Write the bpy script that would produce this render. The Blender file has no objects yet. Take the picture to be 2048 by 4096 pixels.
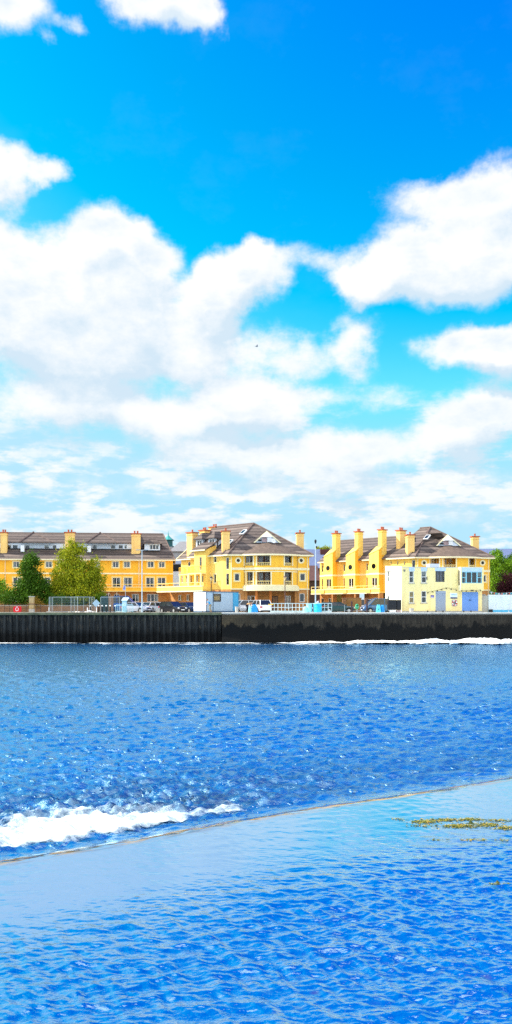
import bpy, bmesh, math, random
import numpy as np
from mathutils import Vector, Matrix, noise as mnoise
R = math.radians
random.seed(7); rng = np.random.default_rng(7)
S = bpy.context.scene
COL = S.collection

# ------------------------------------------------------------------ camera
CZ = 4.35; F = 3520.0; HY = 2435.0; GZ = 3.90      # eye above the river, focal length and horizon of the photo, quay level
cam = bpy.data.objects.new('camera', bpy.data.cameras.new('camera')); COL.objects.link(cam); S.camera = cam
cam.location = (0, 0, CZ); cam.rotation_euler = (R(90), 0, 0)
cam.data.sensor_fit = 'HORIZONTAL'; cam.data.sensor_width = 36; cam.data.lens = 61.875
cam.data.shift_y = 387 / 2048; cam.data.clip_end = 6000; cam.data.clip_start = 0.3
S.view_settings.view_transform = 'Standard'; S.view_settings.look = 'None'
S.view_settings.exposure = 0.8; S.view_settings.gamma = 1
S.cycles.use_denoising = False
S.cycles.max_bounces = 6; S.cycles.sample_clamp_direct = 2.0; S.cycles.sample_clamp_indirect = 2.0; S.cycles.transparent_max_bounces = 8

# ------------------------------------------------------------------ sun and sky
SUN_AZ, SUN_EL = -85.0, 38.5      # compass angle from +Y (negative = left), height
sd = bpy.data.lights.new('sun', 'SUN'); sd.energy = 5.0; sd.angle = R(0.5); sd.color = (1, .94, .84)
sun = bpy.data.objects.new('sun', sd); COL.objects.link(sun)
sv = Vector((math.sin(R(SUN_AZ)) * math.cos(R(SUN_EL)), math.cos(R(SUN_AZ)) * math.cos(R(SUN_EL)), math.sin(R(SUN_EL))))
sun.rotation_euler = sv.to_track_quat('Z', 'Y').to_euler(); sun.location = sv * 60

SKYK = 10 * 2 ** -S.view_settings.exposure
class NT:
    """tiny helper to write node maths"""
    def __init__(s, tree): s.t = tree
    def n(s, kind, **kw):
        x = s.t.nodes.new(kind)
        for k, v in kw.items(): setattr(x, k, v)
        return x
    def put(s, sock, v):
        if isinstance(v, bpy.types.NodeSocket): s.t.links.new(v, sock)
        elif v is not None: sock.default_value = v
    def m(s, op, a, b=None, c=None, clamp=False):
        x = s.n('ShaderNodeMath', operation=op, use_clamp=clamp)
        s.put(x.inputs[0], a); s.put(x.inputs[1], b); s.put(x.inputs[2], c); return x.outputs[0]
    def vm(s, op, a, b=None):
        x = s.n('ShaderNodeVectorMath', operation=op); s.put(x.inputs[0], a); s.put(x.inputs[1], b)
        return x.outputs['Value'] if op in ('DOT_PRODUCT', 'LENGTH', 'DISTANCE') else x.outputs[0]
    def noise(s, vec, scale, detail=4, rough=.55, lac=2.0, out='Fac', dist=0.0):
        x = s.n('ShaderNodeTexNoise'); s.put(x.inputs['Vector'], vec); x.inputs['Scale'].default_value = scale
        x.inputs['Detail'].default_value = detail; x.inputs['Roughness'].default_value = rough
        x.inputs['Lacunarity'].default_value = lac; x.inputs['Distortion'].default_value = dist
        return x.outputs[out]
    def ramp(s, v, a, b, c=0., d=1., smooth=False):
        x = s.n('ShaderNodeMapRange'); x.interpolation_type = 'SMOOTHSTEP' if smooth else 'LINEAR'
        s.put(x.inputs[0], v)
        for i, q in zip((1, 2, 3, 4), (a, b, c, d)): s.put(x.inputs[i], q)
        return x.outputs[0]
    def mix(s, f, a, b, mode='MIX'):
        x = s.n('ShaderNodeMix', data_type='RGBA', blend_type=mode)
        s.put(x.inputs['Factor'], f); s.put(x.inputs['A'], a if not isinstance(a, tuple) else (*a[:3], 1)); s.put(x.inputs['B'], b if not isinstance(b, tuple) else (*b[:3], 1))
        return x.outputs['Result']
    def comb(s, x, y, z=0.):
        c = s.n('ShaderNodeCombineXYZ'); s.put(c.inputs[0], x); s.put(c.inputs[1], y); s.put(c.inputs[2], z); return c.outputs[0]

# clouds: soft lumps in the sky given by azimuth and height (measured on a 1288-wide view of the photo)
LUMPS = [ # x, y, rx, ry, weight
 (35,15,160,100,1.1),(195,66,70,36,.5),(127,118,36,34,.4),
 (400,-10,230,105,1.3),(520,15,110,90,.9),
 (5,440,130,100,1.0),(125,440,75,45,.75),
 (50,680,280,165,1.1),(265,610,150,135,1.2),(345,690,165,160,1.1),(180,800,330,140,1.1),
 (610,700,170,110,1.1),(540,740,130,100,.8),(625,640,70,45,.5),(480,800,190,120,.7),
 (1230,620,260,165,1.15),(1080,650,230,135,1.1),(940,680,220,90,.9),(1240,470,180,85,.75),(1050,490,190,75,.55),(750,640,150,55,.36),(910,720,130,65,.6),
 (1185,870,190,85,1.3),(1290,880,130,100,.9),(895,860,110,120,.75),
 (170,890,450,115,.9),(600,900,280,110,.65),(790,890,130,60,.35),
 (210,1015,360,80,.8),(640,1010,240,95,1.1),(520,1070,290,85,.8),(900,990,220,45,.4),
 (1220,1050,220,110,1.0),(1080,1110,200,80,.6),(850,1130,240,85,.9),(490,1150,170,65,.6),(660,1150,170,75,.5),
 (300,1240,560,60,.3),(930,1220,650,60,.5),(200,1320,560,50,.3),(1100,1300,450,50,.4),
 (300,960,420,230,.28),(860,1180,480,150,.2),
]
def build_sky():
    w = bpy.data.worlds.new('World'); S.world = w; w.use_nodes = True
    t = w.node_tree; N = NT(t); bg = t.nodes['Background']
    # cloud thickness as a group so that it can be read twice (here, and a little towards the light)
    g = bpy.data.node_groups.new('cloud_thickness', 'ShaderNodeTree')
    g.interface.new_socket('p', in_out='INPUT', socket_type='NodeSocketVector')
    g.interface.new_socket('d', in_out='OUTPUT', socket_type='NodeSocketFloat')
    G = NT(g); gi = G.n('NodeGroupInput'); go = G.n('NodeGroupOutput'); p = gi.outputs[0]
    wn = G.noise(p, 11, 5, .6, out='Color')
    pw = G.vm('ADD', p, G.vm('MULTIPLY', G.vm('SUBTRACT', wn, (.5, .5, .5)), (.075, .06, 0)))
    acc = None
    for (x, y, rx, ry, wt) in LUMPS:
        X, Y = x * 1.59, y * 1.59
        u = (X - 1024) / F; v = (HY - Y) / F
        az = math.atan(u); el = math.atan(v * math.cos(az)); k = 1.59 / F * math.cos(el)
        q = G.vm('MULTIPLY', G.vm('SUBTRACT', pw, (az, el, 0)), (1 / (rx * k), 1 / (ry * k), 0))
        f = G.m('SUBTRACT', 1., G.vm('DOT_PRODUCT', q, q), clamp=True)
        f = G.m('MULTIPLY', f, f)
        acc = G.m('MULTIPLY', f, wt) if acc is None else G.m('MULTIPLY_ADD', f, wt, acc)
    acc = G.m('MINIMUM', acc, 1.25)
    # elsewhere (beyond the photographed patch) scattered clouds, more behind the viewer to add fill light
    sx = G.n('ShaderNodeSeparateXYZ'); G.put(sx.inputs[0], p)
    aside = G.m('ABSOLUTE', sx.outputs[0]); outside = G.m('MULTIPLY', G.ramp(aside, .30, .42), G.m('MAXIMUM', G.ramp(aside, .9, 1.3), G.ramp(sx.outputs[1], .62, .45)))
    far = G.m('MULTIPLY', G.ramp(G.noise(G.vm('MULTIPLY', p, (1, 1.7, 1)), 2.6, 2), G.ramp(aside, .6, 1.9, .47, .36), G.ramp(aside, .6, 1.9, .66, .5), 0, 1.0), outside)
    acc = G.m('MAXIMUM', acc, far)
    # thin streaky layers towards the horizon
    st = G.noise(G.vm('MULTIPLY', p, (1, 3.4, 1)), 11., 6, .6)
    low = G.m('MULTIPLY', G.ramp(sx.outputs[1], .27, .12), G.ramp(st, .43, .58, 0, .72))
    acc = G.m('MAXIMUM', acc, G.m('ADD', G.m('MULTIPLY', acc, .6), low))
    fine = G.noise(G.vm('MULTIPLY', p, (1, 1.45, 1)), 15, 9, .64)
    d = G.m('ADD', acc, G.m('MULTIPLY', G.m('MULTIPLY', G.m('SUBTRACT', fine, .5), 1.45), G.ramp(acc, .02, .3, .3, 1.)))
    G.put(go.inputs[0], d)
    tc = N.n('ShaderNodeTexCoord'); sp = N.n('ShaderNodeSeparateXYZ'); N.put(sp.inputs[0], tc.outputs['Generated'])
    az = N.m('ARCTAN2', sp.outputs[0], sp.outputs[1]); el = N.m('ARCSINE', sp.outputs[2])
    p = N.comb(az, el)
    def D(v):
        x = N.n('ShaderNodeGroup'); x.node_tree = g; N.put(x.inputs[0], v); return x.outputs[0]
    d0 = D(p); d1 = D(N.vm('ADD', p, (-.008, .030, 0)))
    wisp = N.m('MULTIPLY', N.ramp(N.noise(N.vm('MULTIPLY', p, (1, 1.6, 1)), 5, 6, .65), .52, .85), .03)
    alpha = N.m('MAXIMUM', N.ramp(d0, .06, .74, smooth=True), wisp)
    # brightness: thick stuff between here and the light darkens the undersides
    depth = N.m('MULTIPLY', N.ramp(d1, .15, 1.05), N.ramp(N.m('SUBTRACT', d1, d0), -.35, .40))
    shade = N.m('MULTIPLY', depth, N.ramp(el, .0, .6, 1.0, .65), clamp=True)
    mott = N.m('MULTIPLY', N.ramp(N.noise(N.vm('MULTIPLY', p, (1, 1.8, 1)), 12, 5, .6), .48, .68), N.ramp(d0, .7, 1.1, .25, .55)); shade = N.m('MAXIMUM', shade, mott)
    cloud = N.mix(shade, (1.03, 1.04, 1.05), (.60, .78, .93))
    back = N.ramp(N.m('ABSOLUTE', az), .8, 2.0, 1., 2.1); cloud = N.mix(1., cloud, N.comb(back, back, back), 'MULTIPLY')   # unseen clouds behind the viewer, brightened to add light on shaded walls
    lown = N.ramp(el, .0, .24, .5, 0)            # the farthest clouds take the pale blue of the air
    cloud = N.mix(lown, cloud, (.76, .92, .97))
    sky = N.n('ShaderNodeTexSky'); sky.sky_type = 'NISHITA'; sky.sun_disc = False
    sky.sun_elevation = R(SUN_EL); sky.sun_rotation = R(SUN_AZ % 360)
    sc = N.n('ShaderNodeSeparateColor'); N.put(sc.inputs[0], sky.outputs[0])
    r = N.m('MULTIPLY', N.m('MAXIMUM', N.m('SUBTRACT', N.m('MULTIPLY', sc.outputs[0], .1), .165), 0.), 3.6)
    gg = N.m('MULTIPLY', N.m('MAXIMUM', N.m('SUBTRACT', N.m('MULTIPLY', sc.outputs[1], .1), .105), 0.02), 4.0)
    gg = N.m('MINIMUM', gg, .82); r = N.m('MINIMUM', r, .48)
    b = N.m('MAXIMUM', N.m('MINIMUM', N.m('MULTIPLY', sc.outputs[2], .28), 1.0), .97)
    cc = N.n('ShaderNodeCombineColor'); N.put(cc.inputs[0], r); N.put(cc.inputs[1], gg); N.put(cc.inputs[2], b)
    res = N.mix(alpha, cc.outputs[0], cloud)
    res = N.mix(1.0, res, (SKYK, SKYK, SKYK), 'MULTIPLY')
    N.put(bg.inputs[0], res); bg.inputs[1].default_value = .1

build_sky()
try: S.world.cycles.sampling_method = 'MANUAL'; S.world.cycles.sample_map_resolution = 512
except Exception: pass

# ------------------------------------------------------------------ object helpers
def tag(o, label=None, cat=None, group=None, kind=None):
    for k, v in (('label', label), ('category', cat), ('group', group), ('kind', kind)):
        if v: o[k] = v
    return o
def empty(name, loc=(0, 0, 0), rz=0., **kw):
    o = bpy.data.objects.new(name, None); COL.objects.link(o); o.location = loc; o.rotation_euler.z = rz
    o.empty_display_size = .3
    return tag(o, **kw)
def kids(o): return [c for c in bpy.data.objects if c.parent == o]
def copy_tree(o, parent=None):
    c = o.copy(); COL.objects.link(c)
    if parent: c.parent = parent
    for ch in kids(o): copy_tree(ch, c)
    return c
class MB:
    """collects shapes and links them as ONE mesh object; M places the shapes"""
    def __init__(s, M=None): s.v, s.f, s.mi, s.M = [], [], [], M
    def add(s, vs, fs, mi=0):
        b = len(s.v)
        for q in vs: s.v.append(tuple(s.M @ Vector(q)) if s.M is not None else tuple(q))
        for q in fs: s.f.append([b + i for i in q]); s.mi.append(mi)
    def box(s, x0, x1, y0, y1, z0, z1, mi=0):
        if x0 > x1: x0, x1 = x1, x0
        if y0 > y1: y0, y1 = y1, y0
        s.add([(x0,y0,z0),(x1,y0,z0),(x1,y1,z0),(x0,y1,z0),(x0,y0,z1),(x1,y0,z1),(x1,y1,z1),(x0,y1,z1)],
              [(0,3,2,1),(4,5,6,7),(0,1,5,4),(1,2,6,5),(2,3,7,6),(3,0,4,7)], mi)
    def poly(s, pts, mi=0): s.add(pts, [tuple(range(len(pts)))], mi)
    def slab(s, pts, t=.12, mi=0, mi2=None):
        """a flat polygon given thickness t downwards along its normal"""
        P = [Vector(p) for p in pts]; nrm = Vector((0, 0, 0))
        for i in range(len(P)): nrm += P[i].cross(P[(i + 1) % len(P)])
        nrm.normalize()
        if nrm.z < 0: P.reverse(); nrm = -nrm
        n = len(P); L = [p - nrm * t for p in P]
        s.add(P, [tuple(range(n))], mi)
        s.add(L, [tuple(reversed(range(n)))], mi if mi2 is None else mi2)
        s.add(P + L, [(i, i + n, (i + 1) % n + n, (i + 1) % n) for i in range(n)], mi if mi2 is None else mi2)
    def prism(s, pts, d, mi=0):
        """polygon pts (closed, any plane) pushed along vector d"""
        n = len(pts); Q = [tuple(Vector(p) + Vector(d)) for p in pts]
        s.add(list(pts) + Q, [tuple(range(n)), tuple(reversed(range(n, 2 * n)))] + [(i, i + n, (i + 1) % n + n, (i + 1) % n)[::-1] for i in range(n)], mi)
    def tube(s, pts, rad, seg=8, mi=0, cap=True):
        P = [Vector(p) for p in pts]; n = len(P)
        rad = [rad] * n if not hasattr(rad, '__len__') else rad
        rings = []; up = None
        for i in range(n):
            d = (P[min(i + 1, n - 1)] - P[max(i - 1, 0)]).normalized()
            a = Vector((0, 0, 1)) if abs(d.z) < .9 else Vector((1, 0, 0))
            if up is not None: a = up
            e1 = (a - d * a.dot(d)).normalized(); e2 = d.cross(e1); up = e1
            rings.append([P[i] + (e1 * math.cos(2 * math.pi * k / seg) + e2 * math.sin(2 * math.pi * k / seg)) * rad[i] for k in range(seg)])
        vs = [v for r_ in rings for v in r_]; fs = []
        for i in range(n - 1):
            for k in range(seg):
                k2 = (k + 1) % seg
                fs.append((i * seg + k, i * seg + k2, (i + 1) * seg + k2, (i + 1) * seg + k))
        if cap: fs += [tuple(reversed(range(seg))), tuple(range((n - 1) * seg, n * seg))]
        s.add(vs, fs, mi)
    def lathe(s, c, prof, seg=16, mi=0, axis='z', cap=True):
        """prof = [(radius, height)...] around an axis through c"""
        vs, fs = [], []; n = len(prof); caps_ = cap
        for r_, h in prof:
            for k in range(seg):
                a = 2 * math.pi * k / seg; x, y = r_ * math.cos(a), r_ * math.sin(a)
                q = {'z': (x, y, h), 'y': (x, h, y), 'x': (h, x, y)}[axis]
                vs.append((c[0] + q[0], c[1] + q[1], c[2] + q[2]))
        for i in range(n - 1):
            for k in range(seg):
                k2 = (k + 1) % seg; q = (i * seg + k, i * seg + k2, (i + 1) * seg + k2, (i + 1) * seg + k)
                fs.append(q if axis != 'y' else q[::-1])
        cap = [tuple(reversed(range(seg))), tuple(range((n - 1) * seg, n * seg))]
        if caps_: fs += cap if axis != 'y' else [c_[::-1] for c_ in cap]
        s.add(vs, fs, mi)
    def ball(s, c, r, mi=0, seg=10, rings=6):
        rx, ry, rz = r if hasattr(r, '__len__') else (r, r, r)
        vs, fs = [], []
        for i in range(rings + 1):
            ph = math.pi * i / rings
            for k in range(seg):
                a = 2 * math.pi * k / seg
                vs.append((c[0] + rx * math.sin(ph) * math.cos(a), c[1] + ry * math.sin(ph) * math.sin(a), c[2] + rz * math.cos(ph)))
        for i in range(rings):
            for k in range(seg):
                k2 = (k + 1) % seg; fs.append((i * seg + k, (i + 1) * seg + k, (i + 1) * seg + k2, i * seg + k2))
        s.add(vs, fs, mi)
    def wall(s, u0, u1, z0, z1, y, holes=(), mi=0, reveal=.16, mp=None, usub=(), top=None):
        """upright wall facing -y with rectangular openings and reveals; mp bends it"""
        mp = mp or (lambda u, yy, z: (u, yy, z))
        U = sorted(set([u0, u1] + [min(max(q, u0), u1) for h in holes for q in h[:2]] + [q for q in usub if u0 < q < u1]))
        Z = sorted(set([z0, z1] + [min(max(q, z0), z1) for h in holes for q in h[2:4]]))
        for a, b in zip(U, U[1:]):
            for c, d in zip(Z, Z[1:]):
                if b - a < 1e-5 or d - c < 1e-5: continue
                mu, mz = (a + b) / 2, (c + d) / 2
                if any(h[0] < mu < h[1] and h[2] < mz < h[3] for h in holes): continue
                s.add([mp(a, y, c), mp(b, y, c), mp(b, y, d), mp(a, y, d)], [(0, 1, 2, 3)], mi)
        for h in holes:
            a, b, c, d = h[:4]; uu = [a] + [q for q in U if a < q < b] + [b]
            for p, q in zip(uu, uu[1:]):
                s.add([mp(p, y, c), mp(p, y + reveal, c), mp(q, y + reveal, c), mp(q, y, c)], [(3, 2, 1, 0)], mi)
                s.add([mp(p, y, d), mp(p, y + reveal, d), mp(q, y + reveal, d), mp(q, y, d)], [(0, 1, 2, 3)], mi)
            s.add([mp(a, y, c), mp(a, y + reveal, c), mp(a, y + reveal, d), mp(a, y, d)], [(0, 1, 2, 3)], mi)
            s.add([mp(b, y, c), mp(b, y + reveal, c), mp(b, y + reveal, d), mp(b, y, d)], [(3, 2, 1, 0)], mi)
    def build(s, name, mats, parent=None, smooth=False, bevel=0., loc=None, rz=0.):
        me = bpy.data.meshes.new(name); me.from_pydata(s.v, [], s.f)
        for m in (mats if isinstance(mats, (list, tuple)) else [mats]): me.materials.append(m)
        me.polygons.foreach_set('material_index', s.mi)
        if smooth: me.polygons.foreach_set('use_smooth', [True] * len(s.f))
        me.update()
        o = bpy.data.objects.new(name, me); COL.objects.link(o)
        if parent: o.parent = parent
        if loc is not None: o.location = loc
        o.rotation_euler.z = rz
        if bevel:
            b = o.modifiers.new('bevel', 'BEVEL'); b.width = bevel; b.segments = 2; b.limit_method = 'ANGLE'
        return o

# measured positions: a point of the photo at a given distance from the eye
def gx(X, d): return (X - 1024) / F * d
def gz(Y, d): return CZ + (HY - Y) / F * d
class Frame:
    """an upright building plane: origin, compass turn; local x right, y into the building, z up from the ground"""
    def __init__(s, x, y, deg, z=GZ):
        s.a = R(deg); s.o = Vector((x, y, z)); s.W = Matrix.Translation(s.o) @ Matrix.Rotation(s.a, 4, 'Z')
    def u(s, X, yo=0.):
        dx = (X - 1024) / F; sn, cs = math.sin(s.a), math.cos(s.a)
        k = (yo + (-sn * s.o.x + cs * s.o.y)) / (-sn * dx + cs)
        return (k * dx - s.o.x) * cs + (k - s.o.y) * sn, k
    def px(s, X, Y, yo=0.):
        u, k = s.u(X, yo); return u, CZ + (HY - Y) / F * k - s.o.z
    def rect(s, X0, X1, Y0, Y1, yo=0.):
        Xm, Ym = (X0 + X1) / 2, (Y0 + Y1) / 2
        return s.px(X0, Ym, yo)[0], s.px(X1, Ym, yo)[0], s.px(Xm, Y1, yo)[1], s.px(Xm, Y0, yo)[1]
    def root(s, name, **kw): return empty(name, s.o, s.a, **kw)
    def rel(s, base): return base.W.inverted() @ s.W

# ------------------------------------------------------------------ materials
MATS = {}
def mat(name, col, rough=.7, metal=0., var=.0, scale=3., spec=.3, bump=0., bscale=40., **kw):
    if name in MATS: return MATS[name]
    m = bpy.data.materials.new(name); m.use_nodes = True; N = NT(m.node_tree)
    b = m.node_tree.nodes['Principled BSDF']; b.inputs['Roughness'].default_value = rough
    b.inputs['Metallic'].default_value = metal; b.inputs['Specular IOR Level'].default_value = spec
    tc = N.n('ShaderNodeTexCoord').outputs['Object']
    if var:
        f = N.ramp(N.noise(tc, scale, 5, .6), .3, .7, 1 - var, 1 + var)
        N.put(b.inputs['Base Color'], N.mix(1., col, N.comb(f, f, f), 'MULTIPLY'))
    else: b.inputs['Base Color'].default_value = (*col, 1)
    if bump:
        bp = N.n('ShaderNodeBump'); bp.inputs['Strength'].default_value = bump; bp.inputs['Distance'].default_value = .02
        N.put(bp.inputs['Height'], N.noise(tc, bscale, 3)); N.put(b.inputs['Normal'], bp.outputs[0])
    if kw.get('emit'):
        b.inputs['Emission Color'].default_value = (*kw['emit'], 1); b.inputs['Emission Strength'].default_value = kw.get('es', 1)
    MATS[name] = m; return m
def render_mat(name, col, stain=.10):
    """painted render: faint weather streaks running down, soft patches"""
    m = mat(name, col, .85); N = NT(m.node_tree); b = m.node_tree.nodes['Principled BSDF']
    tc = N.n('ShaderNodeTexCoord').outputs['Object']
    a = N.noise(N.vm('MULTIPLY', tc, (1.8, 1.8, .16)), 1.6, 5, .65); c = N.noise(tc, .7, 4, .6)
    f = N.ramp(N.m('ADD', N.m('MULTIPLY', a, .6), N.m('MULTIPLY', c, .4)), .35, .65, 1 - stain, 1 + stain * .4)
    N.put(b.inputs['Base Color'], N.mix(1., col, N.comb(f, N.m('MULTIPLY', f, f), N.m('POWER', f, 2.4)), 'MULTIPLY'))
    return m
def tile_mat(name, col, col2, pitch=.34):
    """concrete roof tiles: courses by height, colour changing tile by tile"""
    m = mat(name, col, .85); N = NT(m.node_tree); b = m.node_tree.nodes['Principled BSDF']
    tc = N.n('ShaderNodeTexCoord').outputs['Object']; sp = N.n('ShaderNodeSeparateXYZ'); N.put(sp.inputs[0], tc)
    row = N.m('DIVIDE', N.m('ADD', sp.outputs[2], N.m('MULTIPLY', N.noise(tc, .6, 2), .02)), pitch); fr = N.m('FRACT', row); fl = N.m('FLOOR', row)
    wn = N.n('ShaderNodeTexWhiteNoise', noise_dimensions='3D')
    N.put(wn.inputs['Vector'], N.comb(N.m('FLOOR', N.m('DIVIDE', sp.outputs[0], .33)), fl, N.m('FLOOR', N.m('DIVIDE', sp.outputs[1], .33))))
    rn = N.n('ShaderNodeTexWhiteNoise', noise_dimensions='1D'); N.put(rn.inputs['W'], fl)
    t = N.m('ADD', N.m('MULTIPLY', wn.outputs[0], .2), N.m('ADD', N.m('MULTIPLY', rn.outputs[0], .7), N.m('MULTIPLY', N.noise(tc, 1.1, 4), .3)))
    c = N.mix(N.ramp(t, .2, .95), col, col2)
    line = N.ramp(fr, .1, .5, .42, 1.)
    N.put(b.inputs['Base Color'], N.mix(1., c, N.comb(line, line, line), 'MULTIPLY'))
    bp = N.n('ShaderNodeBump'); bp.inputs['Strength'].default_value = .6; bp.inputs['Distance'].default_value = .05
    N.put(bp.inputs['Height'], N.m('SUBTRACT', 1., fr)); N.put(b.inputs['Normal'], bp.outputs[0])
    return m
def brick_mat(name, c1, c2, mortar, sc=1.):
    m = mat(name, c1, .9); N = NT(m.node_tree); b = m.node_tree.nodes['Principled BSDF']
    tc = N.n('ShaderNodeTexCoord').outputs['Object']; sp = N.n('ShaderNodeSeparateXYZ'); N.put(sp.inputs[0], tc)
    x = N.n('ShaderNodeTexBrick'); N.put(x.inputs['Vector'], N.comb(N.m('ADD', sp.outputs[0], sp.outputs[1]), sp.outputs[2]))
    for k, v in (('Color1', (*c1, 1)), ('Color2', (*c2, 1)), ('Mortar', (*mortar, 1)), ('Scale', 1.), ('Brick Width', .24 * sc), ('Row Height', .085 * sc), ('Mortar Size', .010 * sc)):
        x.inputs[k].default_value = v
    f = N.ramp(N.noise(tc, 1.3, 5, .65), .3, .7, .72, 1.18)
    N.put(b.inputs['Base Color'], N.mix(1., x.outputs[0], N.comb(f, f, f), 'MULTIPLY'))
    return m
M_orange = render_mat('orange_render', (.96, .50, .04))
M_yellow = render_mat('yellow_render', (.95, .66, .15))
M_cream = render_mat('cream_render', (.92, .74, .30), .06)
M_chim = render_mat('chimney_render', (.92, .60, .20), .08)
M_front = render_mat('warm_front_render', (.96, .55, .055))
M_pale = render_mat('pale_render', (.88, .80, .52), .05)
M_brick = brick_mat('tan_brick', (.58, .25, .06), (.45, .17, .04), (.42, .28, .14))
M_wallbrick = brick_mat('garden_brick', (.34, .15, .06), (.24, .10, .04), (.28, .2, .13))
M_tile = tile_mat('brown_roof_tile', (.09, .068, .06), (.20, .155, .13), .5)
M_tile_plain = mat('worn_brown_roof', (.125, .09, .07), .9, var=.3, scale=2.2, bump=.5, bscale=14)
M_ridge = mat('ridge_tile', (.16, .11, .095), .8, var=.2)
M_slate = mat('grey_slate', (.15, .17, .22), .6, var=.25, scale=1.4)
M_pot = mat('clay_chimney_pot', (.42, .10, .045), .8, var=.2)
M_white = mat('white_paint', (.80, .80, .80), .5, var=.06)
M_upvc = mat('white_window_frame', (.82, .82, .80), .35)
M_bluewhite = mat('pale_grey_cladding', (.62, .68, .76), .6, var=.06)
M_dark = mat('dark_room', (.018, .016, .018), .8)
M_curtain = mat('curtain', (.55, .52, .45), .9, var=.2, scale=6)
M_amber = mat('amber_blind', (.85, .48, .10), .9, var=.25, scale=5)
M_black = mat('black_paint', (.014, .014, .017), .45, var=.2)
M_steel = mat('galvanised_steel', (.46, .53, .58), .4, .6, var=.12)
M_cyanpaint = mat('pale_blue_paint', (.36, .60, .68), .5, var=.12)
M_rail = mat('pale_rail_paint', (.55, .68, .70), .5, var=.1)
M_concrete = mat('concrete', (.42, .40, .36), .9, var=.22, scale=4, bump=.4)
M_planks = mat('brown_panel', (.26, .15, .09), .8, var=.3, scale=5)
def glass_mat():
    m = bpy.data.materials.new('window_glass'); m.use_nodes = True; t = m.node_tree; N = NT(t)
    t.nodes.remove(t.nodes['Principled BSDF']); out = t.nodes['Material Output']
    tr = N.n('ShaderNodeBsdfTransparent'); tr.inputs[0].default_value = (.72, .78, .80, 1)
    gl = N.n('ShaderNodeBsdfGlossy'); gl.inputs['Roughness'].default_value = .03; gl.inputs[0].default_value = (.8, .86, .9, 1)
    fr = N.n('ShaderNodeFresnel'); fr.inputs[0].default_value = 1.5
    mx = N.n('ShaderNodeMixShader'); N.put(mx.inputs[0], N.m('ADD', fr.outputs[0], .04)); N.put(mx.inputs[1], tr.outputs[0]); N.put(mx.inputs[2], gl.outputs[0])
    N.put(out.inputs[0], mx.outputs[0]); MATS['g'] = m; return m
M_glass = glass_mat()
M_carglass = mat('car_glass', (.015, .02, .028), .06, spec=.6)

# ------------------------------------------------------------------ river
C0 = 16.75; CS = .685; CN = math.sqrt(1 + CS * CS)
def crest_s(x, y):
    """metres beyond (positive) or before (negative) the crest of the weir"""
    return (y - (C0 + CS * x + .09 * np.sin(x * .8 + 1))) / CN
def sstep(a, b, x):
    t = np.clip((x - a) / (b - a), 0, 1); return t * t * (3 - 2 * t)
def value_noise(x, y, seed, oct=4):
    r = np.random.default_rng(seed).random((256, 256)); out = 0; amp = 1; tot = 0
    for o in range(oct):
        xi = np.floor(x).astype(int); yi = np.floor(y).astype(int); fx = x - xi; fy = y - yi
        fx = fx * fx * (3 - 2 * fx); fy = fy * fy * (3 - 2 * fy)
        a = r[xi % 256, yi % 256]; b = r[(xi + 1) % 256, yi % 256]; c = r[xi % 256, (yi + 1) % 256]; d = r[(xi + 1) % 256, (yi + 1) % 256]
        out = out + amp * ((a * (1 - fx) + b * fx) * (1 - fy) + (c * (1 - fx) + d * fx) * fy); tot += amp
        amp *= .55; x = x * 2.03 + 17.3; y = y * 2.03 + 5.1
    return out / tot
def waves(x, y, n, lmin, lmax, amp, main_deg, spread, seed, spacing=None):
    q = np.random.default_rng(seed); z = np.zeros_like(x)
    wx = x + .35 * value_noise(x * .5, y * .5, seed + 1, 3); wy = y + .35 * value_noise(x * .5 + 40, y * .5, seed + 2, 3)
    for i in range(n):
        L = lmin * (lmax / lmin) ** q.random(); a = R(main_deg + q.normal() * spread); ph = q.random() * 6.28; k = 6.283 / L
        A = amp * (L / lmax) ** .85 / math.sqrt(n)
        w = np.sin(k * (wx * math.cos(a) + wy * math.sin(a)) + ph)
        w = 1 - 2 * np.abs(np.sin(.5 * (k * (wx * math.cos(a) + wy * math.sin(a)) + ph))) if i % 3 == 0 else w
        if spacing is not None: w = w * sstep(.9, 2., L / spacing)
        z += A * w
    return z
def water_height(x, y, sp=None):
    s = crest_s(x, y)
    base = .35 * (1 - sstep(-.15, 1.45, s))
    up = s < 0
    # smooth pool with ripples that grow towards the near bank
    rip = waves(x, y, 34, .10, .62, .052, 78, 34, 11, sp)
    calm = sstep(-2.1, -5.4, s) * (.35 + .65 * value_noise(x * .35, y * .5, 5, 3)) + .06
    chop = waves(x, y, 44, .26, 1.15, .085, 84, 30, 21, sp)
    fine = waves(x, y, 24, .16, .7, .05, 80, 45, 31, sp)
    turb = np.exp(-((s - 3.8) / 2.6) ** 2) * sstep(3.5, -3.0, x)
    low = sstep(.9, 2.6, s)
    z = base + rip * calm * (1 - sstep(-.3, .2, s)) + (chop * (.55 + .3 * value_noise(x * .12, y * .08, 8, 3) + .25 * turb) + fine * (.7 + 1.5 * turb)) * low
    lip = sstep(-.5, .3, s) * (1 - sstep(.9, 1.8, s))
    z += lip * .035 * (value_noise(x * 1.4 + y * .9, (y - CS * x) * 3.0, 9, 4) - .5)
    return z
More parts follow.
